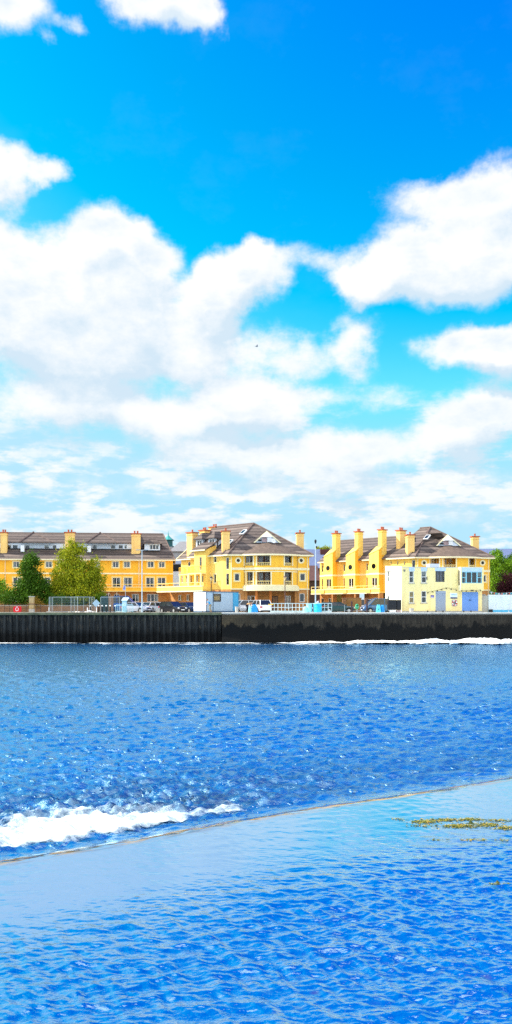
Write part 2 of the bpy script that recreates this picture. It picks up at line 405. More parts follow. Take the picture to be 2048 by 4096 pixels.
def grid_mesh(name, X, Y, Z, mats, keep=None):
    nr, nc = X.shape; idx = np.arange(nr * nc).reshape(nr, nc)
    f = np.stack([idx[:-1, :-1], idx[:-1, 1:], idx[1:, 1:], idx[1:, :-1]], -1).reshape(-1, 4)
    co = np.stack([X, Y, Z], -1).reshape(-1, 3)
    if keep is not None:
        f = f[keep[:-1, :-1].reshape(-1) & keep[1:, 1:].reshape(-1) & keep[1:, :-1].reshape(-1) & keep[:-1, 1:].reshape(-1)]
        used = np.unique(f); mp = np.full(len(co), -1); mp[used] = np.arange(len(used)); co = co[used]; f = mp[f]
    me = bpy.data.meshes.new(name); me.vertices.add(len(co)); me.vertices.foreach_set('co', co.astype(np.float32).ravel())
    me.loops.add(f.size); me.loops.foreach_set('vertex_index', f.astype(np.int32).ravel())
    me.polygons.add(len(f)); me.polygons.foreach_set('loop_start', np.arange(0, f.size, 4, dtype=np.int32))
    me.polygons.foreach_set('use_smooth', np.ones(len(f), bool)); me.update(calc_edges=True)
    for m in mats: me.materials.append(m)
    o = bpy.data.objects.new(name, me); COL.objects.link(o); return o
def water_mat():
    m = bpy.data.materials.new('river_water'); m.use_nodes = True; N = NT(m.node_tree); b = m.node_tree.nodes['Principled BSDF']
    pos = N.n('ShaderNodeNewGeometry').outputs['Position']; sp = N.n('ShaderNodeSeparateXYZ'); N.put(sp.inputs[0], pos)
    wig = N.m('MULTIPLY', N.m('SINE', N.m('MULTIPLY_ADD', sp.outputs[0], .8, 1.)), .09)
    s = N.m('DIVIDE', N.m('SUBTRACT', N.m('SUBTRACT', sp.outputs[1], wig), N.m('ADD', N.m('MULTIPLY', sp.outputs[0], CS), C0)), CN)
    low = N.ramp(s, .8, 2.4)
    n1 = N.noise(N.vm('MULTIPLY', pos, (1., .7, 1)), 2.6, 4, .65)
    n2 = N.noise(N.vm('MULTIPLY', pos, (1., 1.7, 1)), 9, 4, .65)
    n3 = N.noise(N.vm('MULTIPLY', pos, (.8, 1.2, 1)), .8, 3, .6)
    near = N.noise(N.vm('MULTIPLY', pos, (1., 1.7, 1)), 9., 3, .5)
    hl = N.m('ADD', N.m('MULTIPLY', n3, .16), N.m('ADD', N.m('MULTIPLY', n1, .16), N.m('MULTIPLY', n2, .07)))
    n4 = N.noise(N.vm('MULTIPLY', pos, (1., .8, 1)), 2.1, 3, .5); hl = N.m('ADD', hl, N.m('MULTIPLY', N.ramp(n4, .60, .68), .20))
    calm = N.ramp(s, -2.2, -4.8)
    hn = N.m('MULTIPLY', near, N.m('ADD', N.m('MULTIPLY', calm, .016), .0012))
    bp = N.n('ShaderNodeBump'); bp.inputs['Strength'].default_value = 1.; bp.inputs['Distance'].default_value = 1.
    N.put(bp.inputs['Height'], N.m('ADD', N.m('MULTIPLY', hl, N.m('MULTIPLY', low, .36)), N.m('MULTIPLY', hn, N.m('SUBTRACT', 1., low))))
    # body of the water: deep blue; in the shallow pool the stony bed shows through as brown spots
    vo = N.n('ShaderNodeTexVoronoi'); N.put(vo.inputs['Vector'], N.vm('MULTIPLY', pos, (1., 1.25, 1))); vo.inputs['Scale'].default_value = 4.2
    st = N.m('MULTIPLY', N.ramp(vo.outputs['Distance'], .34, .14), N.ramp(N.noise(pos, .9, 3), .46, .62))
    st = N.m('MULTIPLY', st, N.ramp(s, -4.6, -7.2, 0, .55))
    body = N.mix(low, (.0, .080, .27), (.0, .095, .28))
    body = N.mix(st, body, (.10, .06, .035))
    tb = N.m('MULTIPLY', N.m('MULTIPLY', N.ramp(s, 1.4, 2.6), N.ramp(s, 9.0, 3.6)), N.ramp(sp.outputs[0], 3.5, -2.5, .45, 1.))
    tb = N.m('MULTIPLY', tb, N.ramp(N.noise(N.vm('MULTIPLY', pos, (.7, 1., 1)), 1.1, 5, .7), .36, .58, .25, 1.))
    body = N.mix(tb, body, (.012, .024, .06))
    lipn = N.noise(N.vm('MULTIPLY', N.comb(N.m('ADD', sp.outputs[0], N.m('MULTIPLY', sp.outputs[1], .6)), N.m('MULTIPLY', s, 5.), 0.), (1, 1, 1)), 1.5, 5, .6)
    lip = N.m('MULTIPLY', N.m('MULTIPLY', N.ramp(s, -.35, -.05), N.ramp(s, .95, .25)), N.ramp(lipn, .46, .55))
    lipc = N.mix(N.ramp(N.noise(N.comb(sp.outputs[0], N.m('MULTIPLY', s, 3.5)), 1.1, 4), .42, .58), (.025, .022, .012), (.38, .22, .05))
    body = N.mix(N.m('MULTIPLY', lip, .95), body, lipc)
    t = m.node_tree; out = t.nodes['Material Output']; t.nodes.remove(b)
    df = N.n('ShaderNodeBsdfDiffuse'); N.put(df.inputs[0], body); N.put(df.inputs['Normal'], bp.outputs[0])
    gl = N.n('ShaderNodeBsdfGlossy'); N.put(gl.inputs[0], N.mix(low, (.70, .93, 1.), (.50, .80, 1.))); N.put(gl.inputs['Roughness'], N.ramp(low, 0, 1, .08, .17)); N.put(gl.inputs['Normal'], bp.outputs[0])
    fr = N.n('ShaderNodeFresnel'); fr.inputs[0].default_value = 1.42; N.put(fr.inputs['Normal'], bp.outputs[0])
    fac = N.m('MULTIPLY', N.m('MINIMUM', N.m('MULTIPLY_ADD', fr.outputs[0], 1.35, N.ramp(low, 0, 1, .30, .36)), N.ramp(low, 0, 1, .94, .86)), N.ramp(lip, 0, 1, 1., .35))
    mx = N.n('ShaderNodeMixShader'); fac = N.m('MULTIPLY', fac, N.ramp(tb, 0, 1, 1., .38)); N.put(mx.inputs[0], fac); N.put(mx.inputs[1], df.outputs[0]); N.put(mx.inputs[2], gl.outputs[0]); N.put(out.inputs[0], mx.outputs[0])
    return m
def build_river():
    # rows evenly spaced as the eye sees them, so that near ripples get small cells
    inv = np.linspace(1 / 5.6, 1 / 111.5, 1500); d = 1 / inv; sxx = np.linspace(-.85, .85, 1060)
    D, SX = np.meshgrid(d, sxx, indexing='ij'); X = SX * D; Y = D
    row = np.abs(np.gradient(d))[:, None] * np.ones_like(X); sp = np.maximum(row, D * (sxx[1] - sxx[0]))
    Z = water_height(X, Y, sp)
    o = grid_mesh('river', X, Y, Z, [water_mat()]); tag(o, kind='structure')
    mb = MB(); e = .10
    mb.poly([(-500, -60, e), (500, -60, e), (500, 4, e), (-500, 4, e)])
    w = mb.build('river_surroundings', o.data.materials[0]); tag(w, kind='structure')
    mb2 = MB(); mb2.poly([(-500, 3, -.25), (500, 3, -.25), (500, 111.4, -.25), (-500, 111.4, -.25)])
    w2 = mb2.build('river_bed_sheet', o.data.materials[0]); tag(w2, kind='structure'); w2.name = 'river_far_reach'
def foam_mat():
    """foam: white where thick, breaking into streaks and bubbles where the vertex value 'cover' is low"""
    m = bpy.data.materials.new('white_foam'); m.use_nodes = True; N = NT(m.node_tree); b = m.node_tree.nodes['Principled BSDF']
    pos = N.n('ShaderNodeNewGeometry').outputs['Position']; at_ = N.n('ShaderNodeAttribute'); at_.attribute_name = 'cover'
    a = N.noise(N.vm('MULTIPLY', pos, (1., 2.1, 1)), 3.2, 7, .68); c = N.noise(pos, 16, 4, .7)
    k = N.m('ADD', at_.outputs['Fac'], N.m('ADD', N.m('MULTIPLY', N.m('SUBTRACT', a, .5), 1.5), N.m('MULTIPLY', N.m('SUBTRACT', c, .5), .55)))
    N.put(b.inputs['Alpha'], N.ramp(k, .26, .85)); b.inputs['Roughness'].default_value = .7
    N.put(b.inputs['Base Color'], N.mix(N.ramp(k, .4, 1.25), (.42, .56, .66), (.88, .90, .90)))
    bp = N.n('ShaderNodeBump'); bp.inputs['Strength'].default_value = .8; bp.inputs['Distance'].default_value = .04; N.put(bp.inputs['Height'], N.m('ADD', a, N.m('MULTIPLY', c, .3))); N.put(b.inputs['Normal'], bp.outputs[0]); return m
def cover(o, vals, keep):
    """write the foam cover of the kept grid points onto the mesh"""
    f = np.arange(vals.size).reshape(vals.shape); k = keep[:-1, :-1] & keep[1:, 1:] & keep[1:, :-1] & keep[:-1, 1:]
    q = np.unique(np.stack([f[:-1, :-1][k], f[:-1, 1:][k], f[1:, 1:][k], f[1:, :-1][k]]))
    at_ = o.data.attributes.new('cover', 'FLOAT', 'POINT'); at_.data.foreach_set('value', vals.ravel()[q].astype(np.float32))
def build_foam():
    fm = foam_mat()
    # the white stopper below the weir on the left
    x = np.arange(-7.5, .9, .03); y = np.arange(13.0, 24.5, .035); Y, X = np.meshgrid(y, x, indexing='ij')
    s = crest_s(X, Y) + .35 * (value_noise(X * .9, Y * .9, 50, 3) - .5); n = value_noise(X * 1.5, Y * 1.6, 51, 5)
    q = X + (Y - 16.4) * 1.07 + 3.2; span = np.clip((X + 3.8) / 3.7, 0, 1)
    top = 4.25 - 1.7 * span; bot = 2.0
    core = np.clip(np.minimum((s - bot) / .25, (top - s) / 1.1), -1.5, 1.0)
    left = sstep(-3.2, .2, q); right = sstep(.3, -.5, X)
    mask = core * .62 + .33 + (n - .5) * .8 - (1 - left) * .62 - (1 - right) * .9 - .18 * span
    halo = -.16 + .04 * np.exp(-((s - 3.6) / 1.7) ** 2) * sstep(.6, -1., X) * (s > bot - .1) - .02
    mask = np.maximum(mask, halo + (n - .5) * .6)
    keep = (mask > -.42) & (s > .9)
    Z = water_height(X, Y) + .012 + .045 * np.clip(mask, 0, 1) + .03 * (n - .5) * np.clip(mask, 0, 1)
    o = grid_mesh('weir_foam', X, Y, Z, [fm], keep); cover(o, mask, keep)
    tag(o, kind='stuff', label='white foam boiling below the weir at the left', cat='foam')
    mb = MB(); q = random.Random(3)
    for i in range(60):
        xx = q.uniform(-5., .6); ss = abs(q.gauss(0, 1)) * .6 + 2.6 - 1.2 * max(0, (xx + 3.6) / 3.6)
        yy = C0 + CS * xx + ss * CN; r_ = q.uniform(.004, .010); zz = float(water_height(np.array([xx]), np.array([yy]))[0]) + .04 + abs(q.gauss(0, .05))
        mb.add([(xx, yy, zz + r_), (xx + r_, yy, zz), (xx - r_, yy, zz), (xx, yy - r_, zz), (xx, yy + r_, zz), (xx, yy, zz - r_)],
               [(0, 3, 1), (0, 1, 4), (0, 4, 2), (0, 2, 3), (5, 1, 3), (5, 4, 1), (5, 2, 4), (5, 3, 2)])
    o = mb.build('spray', mat('spray_white', (.85, .88, .9), .4)); tag(o, kind='stuff', label='droplets of spray over the weir foam', cat='spray')
    # broken water along the foot of the quay wall, thicker to the right
    x = np.arange(-36, 60, .11); y = np.arange(104.6, 110.0, .12); Y, X = np.meshgrid(y, x, indexing='ij')
    n = value_noise(X * .55, Y * .9, 61, 5); n2 = value_noise(X * 1.9, Y * 1.9, 62, 4)
    wd = 1.0 + 2.1 * sstep(-6, 30, X) + .6 * (n - .5)
    m = (Y - (109.7 - wd)) / wd
    mask = np.clip(m * 1.1, 0, .75) + (n - .5) * 1.7 + .12 * sstep(-20, 25, X) - .06 - .22 * sstep(-4, -30, X)
    crest = sstep(-6, 34, X)
    Z = .05 + np.clip(mask - .2, 0, 1) * (.10 + .55 * crest) + .14 * n2 * (.4 + crest) + .35 * crest * np.clip(value_noise(X * .25, Y * 0, 63, 3) - .5, 0, 1)
    o = grid_mesh('quay_foam', X, Y, Z, [fm], mask > .12); cover(o, (mask - .12) * 2.2 + .28, mask > .12)
    tag(o, kind='stuff', label='line of white broken water along the foot of the quay wall', cat='foam')
build_river(); build_foam()

# ------------------------------------------------------------------ ground and quay
def ground():
    mg = mat('ground_earth', (.17, .16, .12), .95, var=.3, scale=.2)
    mb = MB(); mb.poly([(-3000, 111.2, GZ - .02), (3000, 111.2, GZ - .02), (3000, 3500, GZ - .02), (-3000, 3500, GZ - .02)])
    tag(mb.build('ground', mg), kind='structure')
    mq = mat('pale_quay_concrete', (.62, .58, .52), .9, var=.2, scale=.9, bump=.3)
    mb = MB(); mb.box(-200, gx(888, 110), 110.1, 115, GZ - .30, GZ - .004); tag(mb.build('quay_path', mat('grey_quay_concrete', (.40, .37, .31), .9, var=.3, scale=.8)), kind='structure')
    mb = MB(); mb.box(gx(888, 110) + .01, 200, 110.0, 115, GZ - .30, GZ); tag(mb.build('quay_pavement', mq), kind='structure')
    mb = MB(); mb.box(-200, 200, 115.02, 127, GZ - .3, GZ - .09); tag(mb.build('road', mat('asphalt', (.10, .10, .105), .9, var=.25, scale=.6, bump=.3)), kind='structure')
    mb = MB(); mb.box(-200, 200, 127.02, 150, GZ - .3, GZ - .006); tag(mb.build('pavement', mat('paving', (.33, .31, .28), .9, var=.2, scale=.8)), kind='structure')
ground()
def quay_mat(kind):
    m = bpy.data.materials.new(kind); m.use_nodes = True; N = NT(m.node_tree); b = m.node_tree.nodes['Principled BSDF']
    b.inputs['Roughness'].default_value = .85; b.inputs['Specular IOR Level'].default_value = .2
    pos = N.n('ShaderNodeNewGeometry').outputs['Position']; sp = N.n('ShaderNodeSeparateXYZ'); N.put(sp.inputs[0], pos)
    streak = N.noise(N.vm('MULTIPLY', pos, (1.6, 1.6, .22)), 1.5, 6, .65); patch = N.noise(N.vm('MULTIPLY', pos, (.5, .5, 1)), 1.2, 5, .6)
    wob = N.m('MULTIPLY', N.m('SUBTRACT', N.noise(N.vm('MULTIPLY', pos, (1, 1, .5)), .9, 6, .72), .5), 4.2 if kind == 'stone' else 1.8)
    h = N.m('ADD', sp.outputs[2], wob)
    if kind == 'stone':
        c = N.mix(N.ramp(streak, .35, .68), (.016, .013, .010), (.050, .040, .029))
        c = N.mix(N.m('MULTIPLY', N.ramp(sp.outputs[0], 1., -4.), N.ramp(patch, .3, .6, .3, .9)), c, (.10, .07, .038))
        br = N.n('ShaderNodeTexBrick'); N.put(br.inputs['Vector'], N.comb(sp.outputs[0], sp.outputs[2])); br.inputs['Scale'].default_value = 1.
        br.inputs['Brick Width'].default_value = 1.6; br.inputs['Row Height'].default_value = .62; br.inputs['Mortar Size'].default_value = .02
        br.inputs['Color1'].default_value = (1, 1, 1, 1); br.inputs['Color2'].default_value = (.72, .72, .72, 1); br.inputs['Mortar'].default_value = (.35, .35, .35, 1)
        c = N.mix(.8, c, br.outputs[0], 'MULTIPLY')
        sk = N.ramp(N.noise(pos, 3.8, 5, .75), .66, .74)
        c = N.mix(N.m('MULTIPLY', sk, N.ramp(sp.outputs[2], 2.2, 3.8, .1, .8)), c, (.22, .20, .18))
        wet = N.ramp(h, 2.5, 2.1)
    else:
        c = N.mix(N.ramp(streak, .36, .66), (.009, .010, .011), (.032, .033, .032))
        c = N.mix(N.ramp(N.noise(N.vm('MULTIPLY', pos, (2.5, 2.5, .3)), 2, 4), .62, .7, 0, .5), c, (.16, .11, .06))
        tops = N.m('MULTIPLY', N.m('MULTIPLY', N.ramp(sp.outputs[2], 2.7, 3.5), N.ramp(N.noise(N.vm('MULTIPLY', pos, (2.2, 0, .25)), 2.4, 3), .54, .62)), .8)
        c = N.mix(tops, c, (.16, .14, .09))
        wet = N.ramp(h, 2.0, 1.1)
    c = N.mix(wet, c, (.003, .003, .003))
    N.put(b.inputs['Base Color'], c)
    bp = N.n('ShaderNodeBump'); bp.inputs['Strength'].default_value = .7; bp.inputs['Distance'].default_value = .12
    N.put(bp.inputs['Height'], N.noise(pos, 2.6, 5, .7)); N.put(b.inputs['Normal'], bp.outputs[0])
    return m
def quay_walls():
    xs = gx(888, 110); mb = MB(); p = .80; x = -90.; prof = []
    while x < xs - .1:
        prof += [(x, 110.0), (x + .26, 110.0), (x + .38, 110.30), (x + .66, 110.30)]; x += p
    prof.append((xs, 110.30)); prof = [q for q in prof if q[0] <= xs]
    for a, b in zip(prof, prof[1:]):
        mb.add([(a[0], a[1], -2), (b[0], b[1], -2), (b[0], b[1], GZ - .32), (a[0], a[1], GZ - .32)], [(0, 1, 2, 3)])
    root = empty('quay_wall', (-20, 110, 0), label='dark corrugated sheet pile quay wall in the left half of the picture', cat='quay wall')
    o = mb.build('sheet_piling', quay_mat('piles'), root); o.location = (20, -110, 0)
    mb = MB(); mb.box(-90, xs - .01, 109.82, 110.5, GZ - .32, GZ - .03, 0)
    o = mb.build('capping_beam', mat('mossy_concrete', (.11, .12, .07), .9, var=.5, scale=1.2), root, bevel=.03); o.location = (20, -110, 0)
    root = empty('quay_wall', (20, 110, 0), label='old dark masonry quay wall with black tide growth in the right half', cat='quay wall')
    x = np.arange(xs, 90, .25); z = np.arange(-2, GZ - .14, .2); Z, X = np.meshgrid(z, x, indexing='ij')
    Y = 109.62 + .05 * (4 - Z) * -.25 + .16 * (value_noise(X * .8, Z * 1.2, 71, 4) - .5) - .25 * sstep(1.2, .2, Z)
    o = grid_mesh('stone_face', X, Y, Z, [quay_mat('stone')]); o.parent = root; o.location = (-20, -110, 0)
    mb = MB(); mb.box(xs, xs + .02, 109.62, 110.4, -2, GZ - .16); mb.box(xs - .02, 90, 109.50, 110.0, GZ - .15, GZ + .004, 1)
    k = xs
    o = mb.build('coping', [quay_mat('stone'), mat('pale_coping', (.58, .53, .46), .9, var=.25, scale=1.5)], root, bevel=.02); o.location = (-20, -110, 0)
quay_walls()

# ------------------------------------------------------------------ building parts
def add_window(root, M, u0, u1, z0, z1, y, fr=M_upvc, mull=1, bar=0, sur=None, inside='curtain', name='window', t=.06, deep=.10, seed=0):
    """frame (and plaster surround) as one mesh, pane with the room behind it as its child"""
    q = random.Random(int(u0 * 97 + z0 * 31 + seed)); mb = MB(M); ym = y + deep
    mb.box(u0, u0 + t, ym - .03, ym + .05, z0, z1); mb.box(u1 - t, u1, ym - .03, ym + .05, z0, z1)
    mb.box(u0 + t, u1 - t, ym - .03, ym + .05, z0, z0 + t); mb.box(u0 + t, u1 - t, ym - .03, ym + .05, z1 - t, z1)
    for i in range(mull):
        c = u0 + (u1 - u0) * (i + 1) / (mull + 1); mb.box(c - t * .6, c + t * .6, ym - .032, ym + .05, z0 + t, z1 - t)
    for i in range(bar):
        c = z0 + (z1 - z0) * (i + 1) / (bar + 1); mb.box(u0 + t, u1 - t, ym - .028, ym + .045, c - t * .5, c + t * .5)
    ms = [fr]
    if sur is not None:
        ms.append(sur); w = .16; p = .035
        mb.box(u0 - w, u0, y - p, y + .02, z0 - w, z1 + w, 1); mb.box(u1, u1 + w, y - p, y + .02, z0 - w, z1 + w, 1)
        mb.box(u0, u1, y - p, y + .02, z1, z1 + w, 1); mb.box(u0, u1, y - p - .05, y + .02, z0 - w, z0, 1)
    o = mb.build(name, ms, root)
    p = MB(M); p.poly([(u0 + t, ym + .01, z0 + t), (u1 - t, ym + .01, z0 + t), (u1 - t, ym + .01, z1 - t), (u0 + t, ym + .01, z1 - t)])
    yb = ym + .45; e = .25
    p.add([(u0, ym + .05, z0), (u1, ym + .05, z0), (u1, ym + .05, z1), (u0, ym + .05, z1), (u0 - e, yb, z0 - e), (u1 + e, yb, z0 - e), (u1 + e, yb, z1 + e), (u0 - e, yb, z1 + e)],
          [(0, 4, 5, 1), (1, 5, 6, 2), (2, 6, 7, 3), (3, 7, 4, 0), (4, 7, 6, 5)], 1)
    w = (u1 - u0)
    if inside == 'curtain':
        a, b = q.uniform(.12, .34), q.uniform(.12, .34)
        if q.random() < .75: p.box(u0 + t, u0 + w * a, ym + .10, ym + .14, z0, z1, 2)
        if q.random() < .75: p.box(u1 - w * b, u1 - t, ym + .10, ym + .14, z0, z1, 2)
        if q.random() < .3: p.box(u0, u1, ym + .12, ym + .15, z1 - (z1 - z0) * q.uniform(.2, .5), z1, 2)
    elif inside == 'amber': p.box(u0, u1, ym + .12, ym + .15, z0 + (z1 - z0) * q.uniform(0, .3), z1, 3)
    p.build('pane', [M_glass, M_dark, M_curtain, M_amber], o)
    return o
def chimney(root, M, u0, u1, y0, y1, z0, z1, m=M_chim, pots=2, along='u'):
    mb = MB(M); mb.box(u0, u1, y0, y1, z0, z1 - .5)
    k = .07; mb.box(u0 - k, u1 + k, y0 - k, y1 + k, z1 - .5, z1 - .38); mb.box(u0, u1, y0, y1, z1 - .38, z1 - .14)
    k = .15; mb.box(u0 - k, u1 + k, y0 - k, y1 + k, z1 - .14, z1, 1)
    o = mb.build('chimney', [m, M_pot], root)
    for i in range(pots):
        f = (i + 1) / (pots + 1)
        c = ((u0 + (u1 - u0) * f), (y0 + y1) / 2) if along == 'u' else ((u0 + u1) / 2, y0 + (y1 - y0) * f)
        p = MB(M); p.lathe((c[0], c[1], z1), [(.15, 0), (.13, .08), (.12, .30), (.16, .32), (.16, .40)], 10)
        p.build('chimney_pot', M_pot, o)
    return o
def railing(parent, M, pts, z0, z1, m=M_cream, step=.12, name='railing', top=.035):
    mb = MB(M)
    for a, b in zip(pts, pts[1:]):
        a, b = Vector(a), Vector(b); L = (b - a).length
        mb.tube([(*a, z1), (*b, z1)], top, 6); mb.tube([(*a, z0 + .05), (*b, z0 + .05)], .02, 4)
        n = max(1, int(L / step))
        for i in range(n + 1):
            c = a.lerp(b, i / n); r_ = .012 if i % 10 else .028
            mb.box(c.x - r_, c.x + r_, c.y - r_, c.y + r_, z0, z1)
    return mb.build(name, m, parent)
def downpipe(root, M, u, y, z0, z1, m=M_pale):
    mb = MB(M); mb.tube([(u, y - .3, z1 + .12), (u, y - .09, z1 - .1), (u, y - .07, z0)], .05, 8)
    mb.build('downpipe', m, root)
def lantern_bracket(root, M, u, y, z):
    mb = MB(M); mb.box(u - .03, u + .03, y - .2, y, z, z + .05); mb.lathe((u, y - .22, z - .22), [(.05, 0), (.11, .12), (.11, .26), (.03, .36)], 8, 1)
    mb.build('wall_lamp', [M_black, M_white], root)

# ---- left building: long yellow block seen almost straight on
def left_block():
    f = Frame(gx(0, 137.6), 137.6, 5.5); root = f.root('apartment_building', label='long orange-yellow apartment block with pale dormer strip in its roof, behind the two trees', cat='building')
    M = None; U = lambda X, yo=0.: f.px(X, 2300, yo)[0]; Zf = lambda Y, X=400, yo=0.: f.px(X, Y, yo)[1]
    L0, L1 = U(-130), U(692); ez = Zf(2239); holes = []; wins = []
    for a, b, h in [(-95,-70,1),(-40,-15,1),(52,77,1),(182,208,1),(230,252,1),(320,344,1),(380,397,1),(450,475,1),(495,520,1),(590,615,1),(635,659,1)]: wins.append((*f.rect(a, b, 2246, 2270), 'w'))
    for a, b in [(-95,-62),(-40,-8),(52,86),(178,202),(232,256),(318,345),(372,398),(450,482),(495,528),(584,616),(630,662)]: wins.append((*f.rect(a, b, 2310, 2349), 'd'))
    for w in wins: holes.append(w[:4])
    zb = Zf(2362)                                   # brick below
    mb = MB(); mb.wall(L0, L1, zb, ez, 0, holes)
    mb.add([(L1, 0, zb), (L1, 9, zb), (L1, 9, ez), (L1, 0, ez)], [(0, 1, 2, 3)]); mb.add([(L0, 0, 0), (L0, 9, 0), (L0, 9, ez), (L0, 0, ez)], [(3, 2, 1, 0)])
    mb.add([(L0, 9, 0), (L1, 9, 0), (L1, 9, ez), (L0, 9, ez)], [(3, 2, 1, 0)])
    mb.build('wall', M_orange, root)
    gw = [(*f.rect(a, b, 2376, 2407), 'g') for a, b in [(52,84),(180,210),(320,350),(424,442),(456,478),(528,556),(588,633)]]
    mb = MB(); mb.wall(L0, L1, 0, zb, .0, [w[:4] for w in gw]); mb.add([(L1, 0, 0), (L1, 9, 0), (L1, 9, zb), (L1, 0, zb)], [(0, 1, 2, 3)]); mb.build('brick_wall', M_brick, root)
    bz = Zf(2294); mb = MB(); mb.box(L0, L1 + .03, -.05, .0, bz - .11, bz + .11); mb.box(L1, L1 + .05, .0, 9, bz - .11, bz + .11); mb.build('string_course', M_pale, root)
    for i, w in enumerate(wins): add_window(root, M, *w[:4], 0, sur=M_cream, mull=1, t=.07, seed=i)
    for i, w in enumerate(gw): add_window(root, M, *w[:4], 0, sur=None, mull=2 if w[1] - w[0] > 1.4 else 1, t=.08, inside='curtain' if i != 3 else '', seed=i + 40)
    # balcony along the first floor
    b0, b1 = L0, U(674, -1.5); z0, z1 = Zf(2366, yo=-1.5), Zf(2348, yo=-1.5)
    mb = MB(); mb.box(b0, b1, -1.5, -1.38, z0 + .10, z1 - .08); mb.box(b1 - .12, b1, -1.38, 0, z0 + .1, z1 - .08); mb.box(b0, b1 - .12, -1.38, 0, z0 + .12, z0 + .28)
    mb.box(b0, b1 + .05, -1.57, -1.33, z1 - .08, z1, 1); mb.box(b0, b1 + .05, -1.57, -1.33, z0, z0 + .10, 1); mb.box(b1 - .16, b1 + .05, -1.33, 0, z1 - .08, z1, 1)
    bal = mb.build('balcony', [M_orange, M_cream], root)
    railing(bal, None, [(b0, -1.44), (b1 - .05, -1.44), (b1 - .05, -.05)], z1, Zf(2337, yo=-1.5), M_cream, 1.6, top=.045)
    # roof: lower slope, upright strip with windows, upper slope with hipped end
    x2 = U(700, -.5); zl = Zf(2237, yo=-.5); y1 = 1.9; zt = Zf(2199, yo=y1); yu = 1.7; zu = Zf(2172, yo=yu); yr = 5.0; zr = Zf(2134, yo=yr); xe = U(560, 1.9); xr = U(652, yr)
    mb = MB()
    mb.slab([(L0, -.5, zl), (xe, -.5, zl), (xe, y1 + .3, zt + .2), (L0, y1 + .3, zt + .2)], .1)
    mb.slab([(L0, yu, zu), (xe, yu, zu), (xe, yr, zr), (L0, yr, zr)], .1)
    mb.slab([(xe, -.5, zl), (x2, -.5, zl), (xr, yr, zr), (xe, yr, zr)], .1)
    mb.slab([(x2, -.5, zl), (x2, yr * 2 + .5, zl), (xr, yr, zr)], .1)
    mb.slab([(L0, yr, zr), (xr, yr, zr), (x2, yr * 2 + .5, zl), (L0, yr * 2 + .5, zl)], .1)
    roof = mb.build('roof', M_tile, root)
    mb = MB(); mb.tube([(L0, yr, zr + .02), (xr, yr, zr + .02)], .09, 6); mb.tube([(xr, yr, zr + .02), (x2, -.5, zl + .03)], .09, 6); mb.build('ridge_tiles', M_ridge, roof)
    mb = MB(); mb.box(L0, x2, -.62, -.50, zl - .18, zl - .02); mb.box(L0, x2 - .1, -.50, 0, zl - .2, zl - .17); mb.box(x2 - .01, x2 + .1, -.5, 10, zl - .18, zl - .03); mb.build('gutter', M_pale, roof)
    st = [(28,46),(50,71),(101,119),(177,196),(210,226),(345,358),(370,388),(443,461),(474,492),(497,508)]
    sh = [f.rect(a, b, 2180, 2195.5, y1) for a, b in st]
    mb = MB(); mb.wall(L0, xe, zt, zu - .03, y1, sh); mb.add([(xe, y1, zt), (xe, y1 + 2.4, zt), (xe, y1 + 2.4, zu + .9), (xe, y1, zu)], [(0, 1, 2, 3)])
    strip = mb.build('dormer_strip', M_bluewhite, root)
    mb = MB(); mb.box(L0, xe, y1 - .28, y1 - .16, zt - .02, zt + .13); mb.build('parapet_gutter', M_black, strip)
    for i, w in enumerate(sh): add_window(root, M, *w, y1, mull=0, t=.05, inside='' if i % 3 else 'curtain', seed=i)
    for (a, c, b) in [(78, 135, 212), (345, 402, 472)]:
        xa, xc, xb = U(a, .6), U(c, yr - .4), U(b, .6); za = zu - .02; yy = .75
        mb = MB(); mb.slab([(xa, yy, za), (xb, yy, za), (xc, yr - .6, zr + .05)], .1); mb.slab([(xa, yy, za), (xc, yr - .6, zr + .05), (xa, 3.2, za)], .08); mb.slab([(xb, yy, za), (xb, 3.2, za), (xc, yr - .6, zr + .05)], .08)
        g = mb.build('gablet', M_tile, root)
        mb = MB(); mb.tube([(xa, yy, za + .06), (xc, yr - .6, zr + .12)], .13, 6); mb.tube([(xb, yy, za + .04), (xc, yr - .6, zr + .1)], .06, 6); mb.build('hip_tiles', M_ridge, g)
        x_, z_ = f.px(a + 4, 2200, .8); mb = MB(); mb.box(x_, x_ + .55, .9, 1.5, zt - .45, zt + .55); mb.build('vent_housing', M_white, root)
    for a, b in [(-135,-105),(2, 28), (260, 298), (526, 562)]:
        u0, _ = f.px(a, 2150, 1.0); u1, zt_ = f.px(b, 2128 if a < 300 else 2133, 1.0); chimney(root, M, u0, u1, .9, 1.9, zt - .8, zt_)
    # dormer at the right
    u0, z0 = f.px(578, 2201, .9); u1, z1 = f.px(640, 2174, .9); w = f.rect(598, 636, 2178, 2199, .9)
    mb = MB(); mb.wall(u0, u1, z0, z1, .9, [w]); mb.add([(u0, .9, z0), (u0, 3.6, z1), (u0, .9, z1)], [(0, 1, 2)]); mb.add([(u1, .9, z0), (u1, 3.6, z1), (u1, .9, z1)], [(0, 1, 2)])
    d = mb.build('dormer', M_bluewhite, root)
    k = .3; uc = (u0 + u1) / 2; zc = Zf(2148, yo=2.0)
    mb = MB(); mb.slab([(u0 - k, .5, z1 - .05), (uc, 1.5, zc), (uc, 4.3, zc), (u0 - k, 3.6, z1 - .05)], .07); mb.slab([(u1 + k, .5, z1 - .05), (u1 + k, 3.6, z1 - .05), (uc, 4.3, zc), (uc, 1.5, zc)], .07); mb.slab([(u0 - k, .5, z1 - .05), (u1 + k, .5, z1 - .05), (uc, 1.5, zc)], .07)
    mb.build('dormer_roof', M_tile, d)
    add_window(root, M, *w, .9, mull=2, t=.08)
    for X in (21, 556): downpipe(root, M, U(X), 0, zb, ez)
    for X, Y in [(404, 2244), (435, 2306), (490, 2303), (623, 2303)]: pass
